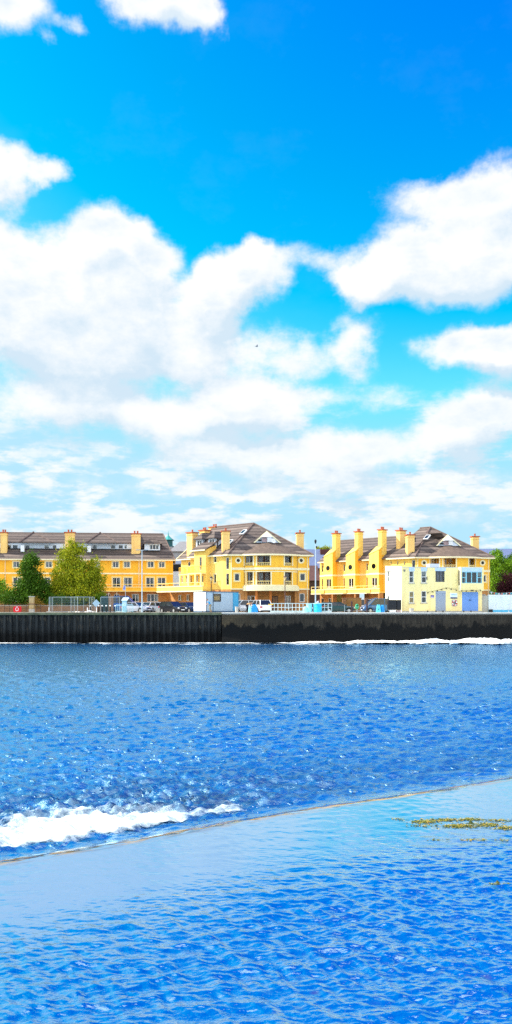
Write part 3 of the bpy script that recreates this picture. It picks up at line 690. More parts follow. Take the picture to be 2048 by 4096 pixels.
    for X in (435, 467): lantern_bracket(root, M, *(lambda q: (q[0], 0, q[1]))(f.px(X, 2372)))
left_block()

# ---- the corner blocks: hipped roof, bowed bay with loggias, seen twice
def skylight(root, M, u, y0, z0, sl, w=.8, h=1.1):
    """roof window lying on a slope that rises sl per metre"""
    n = math.hypot(1, sl); a = [(u, y0, z0), (u + w, y0, z0), (u + w, y0 + h / n, z0 + h * sl / n), (u, y0 + h / n, z0 + h * sl / n)]
    up = Vector((0, -sl, 1)).normalized() * .12
    P = [tuple(Vector(q) + up) for q in a]
    mb = MB(M); mb.slab(P, .16); o = mb.build('rooflight', M_white, root)
    c = Vector(P[0]).lerp(Vector(P[2]), .5); Q = [tuple(c + (Vector(q) - c) * .8 + up * .1) for q in P]
    p = MB(M); p.poly(Q); p.build('pane', M_carglass, o)
def corner_block(ox, oy, deg, wdeg, label, dX, detail, wing):
    """dX: how the measured columns of the first block carry over (function)"""
    f = Frame(ox, oy, deg); root = f.root('apartment_building', label=label, cat='building')
    fb = Frame(-3.6, 128.0, 7)                       # the frame in which the front was measured
    P = lambda X, Y, yo=0.: fb.px(X, Y, yo); RC = lambda a, b, c, d, yo=0.: fb.rect(a, b, c, d, yo)
    W = 11.5; EZ = 8.35; AP = Vector((4.05, 6.15, 13.5)); m = M_front
    zb = P(1000, 2357)[1]; band = P(950, 2275)[1]
    # front wall, two storeys of render over brick; a gap behind the bay
    bx0, bx1 = P(976, 2300)[0], P(1190, 2300)[0]
    wl = RC(938, 958, 2294, 2324); wr = RC(1200, 1221, 2294, 2323); gl = RC(948, 961, 2374, 2408); gr = RC(1198, 1219, 2374, 2408)
    mb = MB(); mb.wall(0, bx0, zb, EZ, 0, [wl]); mb.build('wall', M_front, root)
    mb = MB(); mb.wall(bx1, W, zb, EZ, 0, [wr])
    mb.add([(W, 0, 0), (W, 12, 0), (W, 12, EZ), (W, 0, EZ)], [(0, 1, 2, 3)])
    mb.add([(W, 12, 0), (-4, 12, 0), (-4, 12, EZ), (W, 12, EZ)], [(0, 1, 2, 3)])
    mb.build('wall', M_front, root)
    mb = MB(); mb.wall(0, bx0 + .5, 0, zb, 0, [gl]); mb.build('brick_wall', M_brick, root)
    mb = MB(); mb.wall(bx1 - .4, W, 0, zb, 0, [gr]); mb.build('brick_wall', M_brick, root)
    add_window(root, None, *wl, 0, mull=0, sur=M_cream, inside='', t=.08); add_window(root, None, *wr, 0, mull=0, sur=M_cream, inside='', t=.08)
    add_window(root, None, *gl, 0, mull=0, t=.08); add_window(root, None, *gr, 0, mull=0, t=.08)
    for X in (953, 1205):
        u, z = P(X, 2242); mb = MB(); mb.lathe((u, -.05, z), [(.24, 0), (.46, 0), (.46, .06), (.24, .06)], 20, 0, 'y', False); mb.lathe((u, -.02, z), [(.001, 0), (.24, .0)], 20, 1, 'y')
        mb.build('round_window', [M_pale, M_carglass], root)
    mb = MB()
    for a, b in ((0, bx0), (bx1, W + .04)): mb.box(a, b, -.05, .0, band - .17, band + .17); mb.box(a, b, -.08, 0, zb - .06, zb + .12)
    mb.box(W, W + .04, 0, 12, band - .17, band + .17); mb.build('string_course', M_pale, root)
    # bowed bay
    sag = 1.75; hw = (bx1 - bx0) / 2; uc = (bx0 + bx1) / 2; Rr = (hw * hw + sag * sag) / (2 * sag)
    def bow(u, y, z):
        a = (u - uc) / hw * math.asin(hw / Rr); r_ = Rr - y
        return (uc + r_ * math.sin(a), -(r_ * math.cos(a) - (Rr - sag)), z)
    us = [bx0 + (bx1 - bx0) * i / 24 for i in range(25)]
    hi = [(983, 1013), (1029, 1078), (1139, 1171)]; lo = [(990, 1013), (1028, 1081), (1139, 1170)]
    inv = lambda X: (lambda u: uc + hw * math.asin(max(-1, min(1, (u - uc) / Rr))) / math.asin(hw / Rr))(P(X, 2300, -sag * .8)[0])
    z3 = (P(1050, 2262, -1.4)[1], EZ - .12); z2 = (P(1050, 2339, -1.4)[1], P(1050, 2288, -1.4)[1])
    holes = [(inv(a), inv(b), *z3) for a, b in hi] + [(inv(a), inv(b), *z2) for a, b in lo]
    zf = P(1050, 2344, -1.4)[1]
    mb = MB(); mb.wall(bx0, bx1, zf, EZ, 0, holes, 0, .22, bow, us)
    bay = mb.build('bay', m, root)
    mb = MB(); zc = P(1050, 2283, -1.4)[1]
    for z_, h_, o_ in ((band - .02, .34, .06), (z2[0] - .08, .16, .05), (z2[1] + .08, .12, .04)): mb.wall(bx0, bx1, z_ - h_ / 2, z_ + h_ / 2, -o_, [], 0, .1, bow, us)
    for h in holes:
        for a, b in ((h[0] - .16, h[0]), (h[1], h[1] + .16)): mb.wall(a, b, h[2], h[3], -.035, [], 0, .1, bow, [(a + b) / 2])
    # slab under the bay, fuller at the left
    k = [bow(u, -.28, 0) for u in us]; pts = [(q[0], q[1]) for q in k] + [(bx1, .3), (bx0, .3)]; z0, z1 = P(1050, 2363, -1.5)[1], zf
    n = len(pts); mb.add([(a, b, z0) for a, b in pts] + [(a, b, z1) for a, b in pts], [tuple(reversed(range(n))), tuple(range(n, 2 * n))] + [(i, (i + 1) % n, (i + 1) % n + n, i + n) for i in range(n)])
    mb.build('bay_mouldings', M_pale, bay)
    # loggia floors, back walls and glazed doors inside the bay
    mb = MB(); mb.box(bx0, bx1, .55, .7, zf, EZ, 0); mb.box(bx0 + .02, bx0 + .1, -.1, .55, zf, EZ, 0); mb.box(bx1 - .1, bx1 - .02, -.1, .55, zf, EZ, 0)
    q = [bow(u, .25, 0) for u in us]; pts = [(a[0], a[1]) for a in q] + [(bx1 - .1, .6), (bx0 + .1, .6)]; n = len(pts)
    for z_ in (zf + .02, band - .12): mb.add([(a, b, z_) for a, b in pts] + [(a, b, z_ + .16) for a, b in pts], [tuple(reversed(range(n))), tuple(range(n, 2 * n))] + [(i, (i + 1) % n, (i + 1) % n + n, i + n) for i in range(n)], 0)
    mb.box(inv(1013) + .45, inv(1013) + .6, -1.2, .55, zf + .2, EZ - .1, 0); mb.box(inv(1110), inv(1112) + .12, -1.2, .55, zf + .2, EZ - .1, 0)
    mb.build('loggia', M_planks if detail else M_orange, bay)
    for i, (a, b) in enumerate(((986, 1010), (1036, 1052), (1062, 1076), (1142, 1168))):
        for zz in (zf + .3, band + .1):
            u0, u1 = P(a, 2300, .5)[0], P(b, 2300, .5)[0]; add_window(root, None, u0, u1, zz, zz + 2.0, .45, mull=1, t=.07, seed=i, name='glazed_door', deep=.04)
    for a, b in hi + lo:
        z_ = (z3[0] if (a, b) in hi else z2[0]); u0, u1 = inv(a), inv(b); mb = MB()
        pr = [bow(u0 + (u1 - u0) * i / 6, .10, 0)[:2] for i in range(7)]
        if (a, b) in hi and lo.index((1028, 1081)) >= 0: zt_ = z_ + .38
        else: zt_ = z_ + .52
        mb.tube([(p[0], p[1], zt_) for p in pr], .06, 6); mb.tube([(p[0], p[1], z_ + .12) for p in pr], .03, 4)
        for p in pr: mb.box(p[0] - .02, p[0] + .02, p[1] - .02, p[1] + .02, z_, zt_)
        mb.build('railing', M_cream, bay)
    # undercroft: columns, door, shopfront glass
    mb = MB(); mb.box(bx0, bx1, 1.1, 1.2, 0, zb); mb.box(bx0 - .02, bx0 + .1, 0, 1.1, 0, zb); mb.box(bx1 - .1, bx1, 0, 1.1, 0, zb); mb.box(bx0, bx1, -.2, 1.2, zb + .0, zb + .1)
    mb.build('recessed_brick_wall', M_brick, root)
    for X in (1026, 1082):
        u = P(X, 2400, -1.0)[0]; mb = MB(); mb.lathe((u, -1.0, 0), [(.24, 0), (.24, .1), (.19, .14), (.19, z0 - .14), (.24, z0 - .1), (.24, z0)], 16)
        mb.build('column', mat('terracotta_paint', (.52, .17, .035), .7, var=.1), root)
    u0, u1 = P(1088, 2400, 1.05)[0], P(1112, 2400, 1.05)[0]; mb = MB(); mb.box(u0, u1, 1.02, 1.08, 0, 2.3); mb.box(u0 + .08, (u0 + u1) / 2 - .03, 1.0, 1.02, .1, 2.2, 1); mb.box((u0 + u1) / 2 + .03, u1 - .08, 1.0, 1.02, .1, 2.2, 1)
    mb.build('entrance_door', [M_black, M_planks], root)
    for a, b in ((983, 1020), (1141, 1163)):
        u0, u1 = P(a, 2400, 1.0)[0], P(b, 2400, 1.0)[0]; add_window(root, None, u0, u1, .45, 2.35, .94, mull=1, t=.08)
    # left chamfer and long wing running back to the left
    ch = Vector((-1.1, .9)); g = Frame(*(f.W @ Vector((ch.x, ch.y, 0))).xy, wdeg); Mw = g.rel(f)
    Mc = Matrix.Translation((ch.x, ch.y, 0)) @ Matrix.Rotation(math.atan2(-ch.y, -ch.x), 4, 'Z'); cl = ch.length
    mb = MB(Mc); w = (cl * .35, cl * .72, 3.9, 5.6); w2 = (cl * .35, cl * .72, 6.2, 7.9); mb.wall(0, cl, zb, EZ, 0, [w, w2]); mb.wall(0, cl, 0, zb, 0, [], 1)
    mb.build('corner_wall', [M_yellow, M_brick], root); add_window(root, Mc, *w, 0, mull=0, t=.05); add_window(root, Mc, *w2, 0, mull=0, t=.05)
    for u in (.02,): downpipe(root, None, .0, -.02, zb, EZ)
    downpipe(root, None, P(1229, 2300)[0], 0, 0, EZ, M_pale)
    # roof
    rd = Vector((-math.cos(R(wdeg - deg)), -math.sin(R(wdeg - deg)), 0)); L = wing['len']; RL = wing.get('ridge', L + 1)
    nrm = Vector((math.sin(R(wdeg - deg)), -math.cos(R(wdeg - deg)), 0))
    c0 = Vector((-.55, -.5, EZ)); c1 = Vector((-1.35, .55, EZ)); e1 = Vector((ch.x, ch.y, EZ)) + nrm * .5 + rd * L
    FR = Vector((W + .55, -.5, EZ)); BR = Vector((W + .55, 12.5, EZ)); RE = AP + rd * RL
    mb = MB()
    mb.slab([c0, FR, AP], .12); mb.slab([FR, BR, AP], .12); mb.slab([c0, AP, c1], .12)
    mb.slab([c1, AP, RE, e1], .12)
    mb.slab([AP, BR, (-2, 15, EZ), tuple(RE)], .12)
    roof = mb.build('roof', M_tile, root)
    mb = MB()
    for a, b in ((AP, c0), (AP, FR), (AP, c1), (AP, RE)): mb.tube([Vector(a) + Vector((0, 0, .05)), Vector(b) + Vector((0, 0, .05))], .10, 6)
    mb.build('ridge_tiles', M_ridge, roof)
    mb = MB(); mb.box(-.5, bx0 + .2, -.64, -.5, EZ - .2, EZ - .03); mb.box(bx1 - .2, W + .6, -.64, -.5, EZ - .2, EZ - .03); mb.box(-.4, W + .5, -.5, 0, EZ - .23, EZ - .2); mb.box(W + .5, W + .62, -.5, 12, EZ - .2, EZ - .05)
    a, b = c1 + nrm * .02, e1 + nrm * .02
    mb.prism([a + Vector((0, 0, -.2)), b + Vector((0, 0, -.2)), b + Vector((0, 0, -.04)), a + Vector((0, 0, -.04))], nrm * .12)
    mb.prism([a + Vector((0, 0, -.24)), b + Vector((0, 0, -.24)), b + Vector((0, 0, -.2)), a + Vector((0, 0, -.2))], -nrm * .6)
    mb.prism([c0 + Vector((0, -.02, -.2)), c1 + Vector((-.05, 0, -.2)), c1 + Vector((-.05, 0, -.04)), c0 + Vector((0, -.02, -.04))], (-.07, -.08, 0))
    mb.build('gutter', M_pale, roof)
    # plain brown skirt roof over the bay, leaning on the hip
    mb = MB(); top = []; n_ = 24; bot = [bow(bx0 - .25 + (bx1 - bx0 + .5) * i / n_, -.55, EZ + .02) for i in range(n_ + 1)]
    sl = (AP.z - EZ) / (AP.y + .5)
    for i, q in enumerate(bot):
        t_ = i / n_; e_ = 1 - abs(2 * t_ - 1) ** 2.2; yy = -.5 + 2.35 * e_; top.append((uc + (q[0] - uc) * (1 - .42 * e_), yy, EZ + sl * (yy + .5) + .10 * e_ + .03))
    for i in range(n_): mb.add([bot[i], bot[i + 1], top[i + 1], top[i]], [(0, 1, 2, 3)])
    low_ = [(q[0], q[1], q[2] - .22) for q in bot]
    for i in range(n_): mb.add([low_[i], low_[i + 1], bot[i + 1], bot[i]], [(0, 1, 2, 3)], 1); mb.add([low_[i], low_[i + 1], (low_[i + 1][0], .1, EZ - .2), (low_[i][0], .1, EZ - .2)], [(3, 2, 1, 0)], 1)
    mb.build('bay_roof', [M_tile_plain, M_pale], roof)
    # gablet with a cut-in terrace on the front slope
    u0, z0_ = P(1016, 2170, 1.75); u1, _ = P(1122, 2170, 1.75); ua, za = P(1066, 2126, 2.6); yb = 1.75
    ya = 2.55; back = (za - EZ) / sl - .5
    mb = MB(); lft = [(u0, yb, z0_), (ua, ya - .3, za), (ua, back, za)]; rgt = [(u1, yb, z0_), (ua, back, za), (ua, ya - .3, za)]
    mb.slab([(u0 - .5, yb + .1, EZ + sl * (yb + .6) + .05), (u0, yb, z0_ + .03), (ua, ya - .3, za), (ua, back, za)], .08); mb.slab([(u1, yb, z0_), (ua, back, za), (ua, ya - .3, za)], .08)
    ga = mb.build('gablet', M_tile, root)
    mb = MB(); mb.prism([(u0 + .15, yb + .12, z0_ + .02), (u1 - .15, yb + .12, z0_ + .02), (ua, ya - .1, za - .12)], (0, .03, 0), 0)
    mb.prism([(u0 - .1, yb - .06, z0_ - .03), (u0 + .15, yb - .06, z0_ - .03), (ua + .05, ya - .4, za - .10), (ua - .02, ya - .4, za + .06)], (0, .1, 0), 1)
    mb.prism([(u1 + .1, yb - .06, z0_ - .03), (ua + .02, ya - .4, za + .06), (ua - .05, ya - .4, za - .10), (u1 - .15, yb - .06, z0_ - .03)], (0, .1, 0), 1)
    h0, h1 = P(1047, 2150, 1.5)[0], P(1088, 2150, 1.5)[0]; hz, ht = P(1066, 2148, 1.5)[1], P(1066, 2128, 1.5)[1]
    mb.slab([(h0, 1.35, hz), (ua, 1.75, ht), (ua, 3.3, ht), (h0, 3.3, hz)], .05, 2); mb.slab([(h1, 1.35, hz), (h1, 3.3, hz), (ua, 3.3, ht), (ua, 1.75, ht)], .05, 2); mb.slab([(h0, 1.35, hz), (h1, 1.35, hz), (ua, 1.75, ht)], .05, 2)
    a, z_ = P(1069, 2168, 1.6); b = P(1086, 2168, 1.6)[0]; mb.box(a, b, 1.55, 2.3, z_, hz - .02, 2); a = P(1033, 2164, 1.7)[0]; mb.box(a, a + .5, 1.72, 1.78, z_ + .1, z_ + .38, 3); mb.box(h0 + .1, a + 1.6, 1.78, 1.86, z_, hz - .05, 4)
    mb.build('roof_terrace', [M_bluewhite, M_pale, M_white, M_black, mat('mauve_render', (.42, .30, .30), .8)], ga)
    if detail:
        a, z_ = P(1093, 2166, 1.2); mb = MB(); mb.lathe((0, 0, 0), [(.001, 0), (.18, .02), (.30, .07), (.36, .14), (.34, .14), (.2, .06), (.001, .04)], 16); mb.tube([(0, 0, .05), (.1, .1, .4)], .015, 5); mb.tube([(0, 0, 0), (0, .1, -.3)], .03, 5)
        o = mb.build('satellite_dish', M_white, root, smooth=True); o.location = (a, 1.3, z_ + .05); o.rotation_euler = (R(70), 0, R(20))
    # chimneys of the corner: left one on the hip, right one behind
    a = P(888, 2150, 1.6)[0]; b = P(918, 2150, 1.6)[0]; chimney(root, None, a, b, 1.2, 2.3, EZ + .2, P(900, 2123, 1.6)[1], pots=1)
    a = P(1186, 2150, 5)[0]; b = P(1213, 2150, 5)[0]; chimney(root, None, a, b, 4.5, 5.4, EZ + .5, P(1200, 2131, 5)[1], pots=1)
    return root, f, g, Mw, dict(zb=zb, EZ=EZ, band=band, AP=AP, rd=rd, nrm=nrm, roof=roof)

def wing_px(g):  # the wing plane measured in the photo
    return g
# middle block
rB, fB, gB, MB_w, cB = corner_block(-3.6, 128.0, 7, -45, 'middle yellow apartment block with bowed bay, white dormers and balconies on its sunlit side', None, True, dict(len=7.4, ridge=9.5))
def middle_wing():
    g, M, zb, EZ = gB, MB_w, cB['zb'], cB['EZ']; Rr = g.rect
    xa = g.px(776, 2300)[0]; xb = g.px(716, 2300)[0]
    # nearer part
    w = [Rr(833, 843, 2226, 2250), Rr(855, 866, 2226, 2250), Rr(833, 842, 2297, 2331), Rr(855, 865, 2297, 2331)]
    xm = g.px(822, 2300)[0]
    mb = MB(M); mb.wall(xm, 0, zb, EZ, 0, w); mb.wall(xm, 0, 0, zb, 0, [], 1); mb.build('wing_wall', [M_yellow, M_brick], rB)
    for i, q in enumerate(w): add_window(rB, M, *q, 0, sur=M_cream, mull=0, t=.05, seed=i)
    # projecting bay with balcony
    p = -.9; w = [Rr(797, 807, 2228, 2281, p), Rr(783, 792, 2303, 2331, p), Rr(799, 813, 2303, 2331, p)]
    x0, x1 = g.px(777, 2300, p)[0], g.px(823, 2300, p)[0]; zt = g.px(800, 2200, p)[1]
    gws = [(x0 + (x1 - x0) * a, x0 + (x1 - x0) * b, .5, 2.2) for a, b in ((.1, .4), (.55, .85))]
    mb = MB(M); mb.wall(x0, x1, zb, zt, p, w); mb.wall(x0, x1, 0, zb, p, gws, 1)
    for x_ in (x0, x1): mb.add([(x_, p, 0), (x_, 1.2, 0), (x_, 1.2, zt + .8), (x_, p, zt)], [(0, 1, 2, 3)])
    mb.build('wing_wall', [M_yellow, M_brick], rB)
    for i, q in enumerate(w): add_window(rB, M, *q, p, sur=None, mull=0 if i == 0 else 1, t=.06, seed=i)
    for i, q in enumerate(gws): add_window(rB, M, *q, p, mull=1, t=.08, seed=i)
    mb = MB(M); mb.slab([(x0 - .4, p - .4, zt), (x1 + .3, p - .4, zt), (x1 + .3, 1.8, zt + 1.7), (x0 - .4, 1.8, zt + 1.7)], .12); mb.build('wing_roof', M_tile, rB)
    mb = MB(M); mb.box(x0 - .4, x1 + .3, p - .52, p - .40, zt - .18, zt - .02); mb.build('gutter', M_pale, rB)
    # far part, lower
    w = [Rr(751, 762, 2243, 2265, .6), Rr(722, 732, 2303, 2331, .6), Rr(742, 750, 2303, 2331, .6), Rr(756, 767, 2303, 2331, .6)]; x2 = xb
    gws = [Rr(712, 728, 2380, 2403, .6), Rr(745, 758, 2378, 2405, .6)]
    mb = MB(M); ez = g.px(745, 2236, .6)[1]; mb.wall(x2 - .2, x0, zb, ez, .6, w); mb.wall(x2 - 1.2, x0, 0, zb, .6, gws, 1)
    mb.add([(x2 - .2, .6, 0), (x2 - .2, 8, 0), (x2 - .2, 8, ez), (x2 - .2, 4, ez + 2.4), (x2 - .2, .6, ez)], [(4, 3, 2, 1, 0)])
    mb.build('wing_wall', [M_yellow, M_brick], rB)
    for i, q in enumerate(w): add_window(rB, M, *q, .6, mull=0 if i == 0 else 1, t=.05, seed=i)
    for i, q in enumerate(gws): add_window(rB, M, *q, .6, mull=1, t=.08, seed=i)
    mb = MB(M); mb.slab([(x2 - .7, .1, ez), (x0, .1, ez), (x0, 4.2, ez + 3.0), (x2 - .7, 4.2, ez + 3.0)], .12); mb.slab([(x2 - .7, 4.2, ez + 3.), (x0, 4.2, ez + 3.), (x0, 8.4, ez), (x2 - .7, 8.4, ez)], .12); mb.build('wing_roof', M_tile, rB)
    mb = MB(M); mb.box(x2 - .7, x0, -.02, .10, ez - .18, ez - .02); mb.prism([(x2 - .75, .0, ez - .15), (x2 - .75, 4.2, ez + 2.95), (x2 - .75, 4.2, ez + 3.15), (x2 - .75, .0, ez + .05)], (.1, 0, 0)); mb.build('gutter', M_pale, rB)
    # balconies: two upper decks and the long first-floor one
    b0 = g.px(715, 2290, -.6)[0]; b1 = g.px(776, 2290, -1.2)[0]; z_ = g.px(745, 2297, -.6)[1]
    mb = MB(M); mb.box(b0, x0, -.6, .6, z_ - .12, z_ + .06); mb.box(x0 - .3, x1 + .1, p - 1.0, p, z_ - .12, z_ + .08)
    for x_ in (b0 + .1, (b0 + x0) / 2, ): mb.box(x_, x_ + .22, -.6, -.38, zb, z_ - .12)
    for x_ in (x0 - .25, (x0 + x1) / 2 - .1, x1 - .15): mb.box(x_, x_ + .22, p - 1., p - .78, zb, z_ - .12)
    bal = mb.build('balcony', M_cream, rB); zt_ = z_ + 1.05
    railing(bal, M, [(b0 + .05, .5), (b0 + .05, -.55), (x0 - .3, -.55)], z_ + .06, zt_, mat('yellow_railing', (.80, .52, .08), .6), .22)
    railing(bal, M, [(x0 - .25, p), (x0 - .25, p - .95), (x1 + .05, p - .95), (x1 + .05, p)], z_ + .06, zt_, mat('yellow_railing', (.80, .52, .08), .6), .22)
    z0, z1 = g.px(760, 2365, -2)[1], g.px(760, 2347, -2)[1]; e0 = b0 - 3.6; e1 = x1 + .5
    mb = MB(M); mb.box(e0, e1, -2.0, -1.85, z0, z1, 0); mb.box(e0, e1, -1.85, .6, z0 + .05, z0 + .22, 0); mb.box(e0, e1 + .04, -2.07, -1.80, z1 - .01, z1 + .09, 1); mb.box(e0, e1 + .04, -2.06, -1.98, z0 - .08, z0 + .08, 1); mb.box(e1 - .12, e1, -1.85, 0, z0, z1, 0)
    bal = mb.build('balcony', [M_yellow, M_pale], rB)
    railing(bal, M, [(e0, -1.93), (e1, -1.93)], z1 + .09, z1 + .60, M_cream, 1.2)
    mb = MB(M); mb.wall(e0, x2 - 1.2, 0, zb, .6, [], 0); mb.build('brick_wall', M_brick, rB)
    # dormers
    sl = (13.5 - EZ) / 6.6
    for a, b, wa, wb, Yt, Yb, Yr in ((776, 812, 787, 807, 2157, 2192, 2133), (826, 862, 836, 857, 2153, 2186, 2128)):
        yd = 1.0; x0_, zz0 = g.px(a + 8, Yb, yd); x1_, zz1 = g.px(b - 2, Yt, yd); q = Rr(wa, wb, Yt + 3, Yb - 4, yd)
        mb = MB(M); mb.wall(x0_, x1_, zz0, zz1, yd, [q]); k = 3.0
        for x_ in (x0_, x1_): mb.add([(x_, yd, zz0 - .3), (x_, yd + k, zz1 + .4), (x_, yd + k, zz1), (x_, yd, zz1)], [(0, 1, 2, 3)])
        d = mb.build('dormer', M_bluewhite, rB); xc = (x0_ + x1_) / 2; zr = g.px((a + b) / 2, Yr, yd + .8)[1]; h = .3
        mb = MB(M); mb.slab([(x0_ - h, yd - .4, zz1), (xc, yd + .6, zr), (xc, yd + k + .8, zr), (x0_ - h, yd + k, zz1)], .08); mb.slab([(x1_ + h, yd - .4, zz1), (x1_ + h, yd + k, zz1), (xc, yd + k + .8, zr), (xc, yd + .6, zr)], .08); mb.slab([(x0_ - h, yd - .4, zz1), (x1_ + h, yd - .4, zz1), (xc, yd + .6, zr)], .08)
        mb.build('dormer_roof', M_tile, d); add_window(rB, M, *q, yd, mull=1, t=.09)
    for X0, X1, Yt, yo, zb_ in ((757, 792, 2130, 1.2, 8.4), (806, 840, 2121, 5.2, 10.), (845, 886, 2108, 7.6, 11.)):
        a, b = g.px(X0, 2200, yo)[0], g.px(X1, 2200, yo)[0]; zt = g.px(X0, Yt, yo)[1]; b = a + (b - a) * .62
        chimney(rB, M, a, b, yo - .5, yo + .7, zb_ - .8, zt, pots=2 if X0 > 760 else 1)
    u, z = g.px(930, 2157, 2.6); skylight(rB, M, g.px(934, 2157, 2.4)[0], 3.6, EZ + (3.6 + .5) * .78, .78); skylight(rB, M, g.px(918, 2180, 2.4)[0], 1.6, EZ + 2.1 * .78, .78)
middle_wing()
# right block and its terrace
rC, fC, gC, MC_w, cC = corner_block(24.7, 134.5, 7, -46, 'right-hand yellow apartment block with bowed bay, rising behind the small boathouse', None, False, dict(len=3.95, ridge=2.0))
def right_wing():
    g, M, zb, EZ = gC, MC_w, cC['zb'], cC['EZ']
    w = [g.rect(a, b, 2245, 2263) for a, b in ((1562, 1566), (1588, 1593), (1616, 1621))]
    x0 = -3.95; mb = MB(M); mb.wall(x0, 0, zb, EZ, 0, w); mb.wall(x0, 0, 0, zb, 0, [], 1); mb.build('wing_wall', [M_yellow, M_brick], rC)
    for i, q in enumerate(w): add_window(rC, M, *q, 0, mull=0, t=.04, seed=i)
    # lower roof of the wing up to a ridge
    mb = MB(M); mb.slab([(x0 - .3, -.5, EZ - .02), (.2, -.5, EZ - .02), (.2, 5, EZ + 4.05), (x0 - .3, 5, EZ + 4.05)], .12); mb.slab([(x0 - .3, 5, EZ + 4.05), (2.5, 5, EZ + 4.05), (2.5, 10.4, EZ), (x0 - .3, 10.4, EZ)], .12); mb.build('wing_roof', M_tile, rC)
    for X0, X1, Yt, yo in ((1594, 1630, 2121, 2.2),):
        a = g.px(X0, 2200, yo)[0]; chimney(rC, M, a, a + .75, yo - .6, yo + .9, EZ + .8, g.px(X0, Yt, yo)[1], along='y')
    skylight(rC, M, g.px(1690, 2160, 3.)[0], 3.2, EZ + 3.7 * .78, .78)
right_wing()
def terrace():
    g0 = gC; pitch = 4.78; base = -3.97
    proto = None
    names = ['joined to the right-hand apartment block', 'in the middle of the row of three', 'at the far left end of the row']
    for i in range(3):
        if i == 0:
            org = g0.W @ Vector((base - pitch, 0, 0)); f = Frame(org.x, org.y, -46); EZ = 8.3; zb = 2.95
            root = f.root('terraced_house', cat='house', group='yellow terraced houses with raised chimney gables', label='x')
            a, b, p = 1.95, 3.85, -1.2
            w = [(.35, .75, 6.6, 7.75), (1.2, 1.6, 6.6, 7.75), (.35, .7, 3.7, 5.5), (1.1, 1.45, 3.7, 5.5)]
            mb = MB(); mb.wall(0, a, zb, EZ, 0, w); mb.wall(b, pitch, zb, EZ, 0, []); mb.build('wall', M_yellow, root)
            for k, q in enumerate(w): add_window(root, None, *q, 0, mull=0, t=.05, seed=k)
            # raised chimney gable
            z1, z2, sl, yb = 8.95, 9.6, .74, .5; wq = (a + .55, a + 1.6, 3.85, 5.35)
            mb = MB(); mb.wall(a, b, zb, z1, p, [wq]); mb.add([(a, p, z1), (b, p, z1), (b, p, z2)], [(0, 1, 2)])
            mb.add([(b, p, zb), (b, 0, zb), (b, yb, zb), (b, yb, z2 + sl * (yb - p)), (b, p, z2)], [(0, 1, 2, 3, 4)], 1)  # right face in deeper orange, its shade put into the colour
            mb.add([(a, p, zb), (a, yb, zb), (a, yb, z1 + sl * (yb - p)), (a, p, z1)], [(3, 2, 1, 0)])
            mb.add([(a, yb, EZ - 1), (b, yb, EZ - 1), (b, yb, z2 + sl * (yb - p)), (a, yb, z1 + sl * (yb - p))], [(3, 2, 1, 0)])
            gb = mb.build('gable_bay', [M_yellow, M_orange], root)
            k = .07; mb = MB(); mb.slab([(a - k, p - k, z1 + .1), (b + k, p - k, z2 + .14), (b + k, yb, z2 + sl * (yb - p) + .14), (a - k, yb, z1 + sl * (yb - p) + .1)], .14); mb.build('gable_coping', M_yellow, gb)
            add_window(root, None, *wq, p, mull=1, t=.07, seed=5)
            uc = a + .95; mb = MB(); mb.lathe((uc, p - .06, 7.15), [(.42, 0), (.55, 0), (.55, .08), (.42, .08)], 20, 0, 'y', False); mb.lathe((uc, p - .02, 7.15), [(.001, 0), (.42, 0)], 20, 1, 'y'); mb.build('round_window', [M_yellow, M_carglass], root)
            chimney(root, None, b - .70, b + .01, -.45, .8, z1, 13.0, M_yellow, 2, 'y')
            mb = MB(); bz = 5.95; mb.box(a - .02, b + .05, p - .05, p, bz - .14, bz + .14); mb.box(b, b + .05, p, 0, bz - .14, bz + .14); mb.box(0, a, -.05, 0, bz - .14, bz + .14); mb.box(b + .05, pitch, -.05, 0, bz - .14, bz + .14); mb.build('string_course', M_pale, root)
            # roof
            mb = MB(); mb.slab([(-.02, -.5, EZ), (pitch - .02, -.5, EZ), (pitch - .02, 5, EZ + 4.0), (-.02, 5, EZ + 4.0)], .12); mb.slab([(-.02, 5, EZ + 4.0), (pitch - .02, 5, EZ + 4.0), (pitch - .02, 10.5, EZ), (-.02, 10.5, EZ)], .12)
            rf = mb.build('roof', M_tile, root); mb = MB(); mb.box(0, a, -.62, -.5, EZ - .17, EZ - .02); mb.build('gutter', M_pale, rf)
            # balcony and ground floor
            mb = MB(); mb.box(0, pitch - .01, -2.2, -2.05, zb - .05, zb + .55, 0); mb.box(0, pitch - .01, -2.05, 0, zb - .02, zb + .16, 0); mb.box(0, pitch - .01, -2.27, -2.0, zb + .55, zb + .64, 1); mb.box(0, pitch - .01, -2.26, -2.18, zb - .12, zb + .02, 1)
            mb.box(2.2, 3.0, -2.35, -2.2, zb, zb + .5, 0)
            bal = mb.build('balcony', [M_yellow, M_pale], root); railing(bal, None, [(0, -2.13), (pitch - .05, -2.13)], zb + .64, zb + 1.1, M_cream, 1.2)
            q = [(.3, .9, .9, 2.2), (2.9, 3.9, .9, 2.2)]; mb = MB(); mb.wall(0, 2.0, 0, zb - .05, 0, [q[0]]); mb.wall(2.0, pitch, 0, zb - .05, -1.2, [q[1]]); mb.add([(2.0, 0, 0), (2.0, -1.2, 0), (2.0, -1.2, zb), (2.0, 0, zb)], [(3, 2, 1, 0)]); mb.box(pitch - .25, pitch - .02, -2.2, -1.2, 0, zb - .05)
            mb.build('brick_wall', M_brick, root); add_window(root, None, *q[0], 0, mull=0, t=.07); add_window(root, None, *q[1], -1.2, mull=1, t=.07)
            o = root; proto = root
        else:
            o = copy_tree(proto); org = g0.W @ Vector((base - pitch * (i + 1), 0, 0)); o.location = (org.x, org.y, org.z)
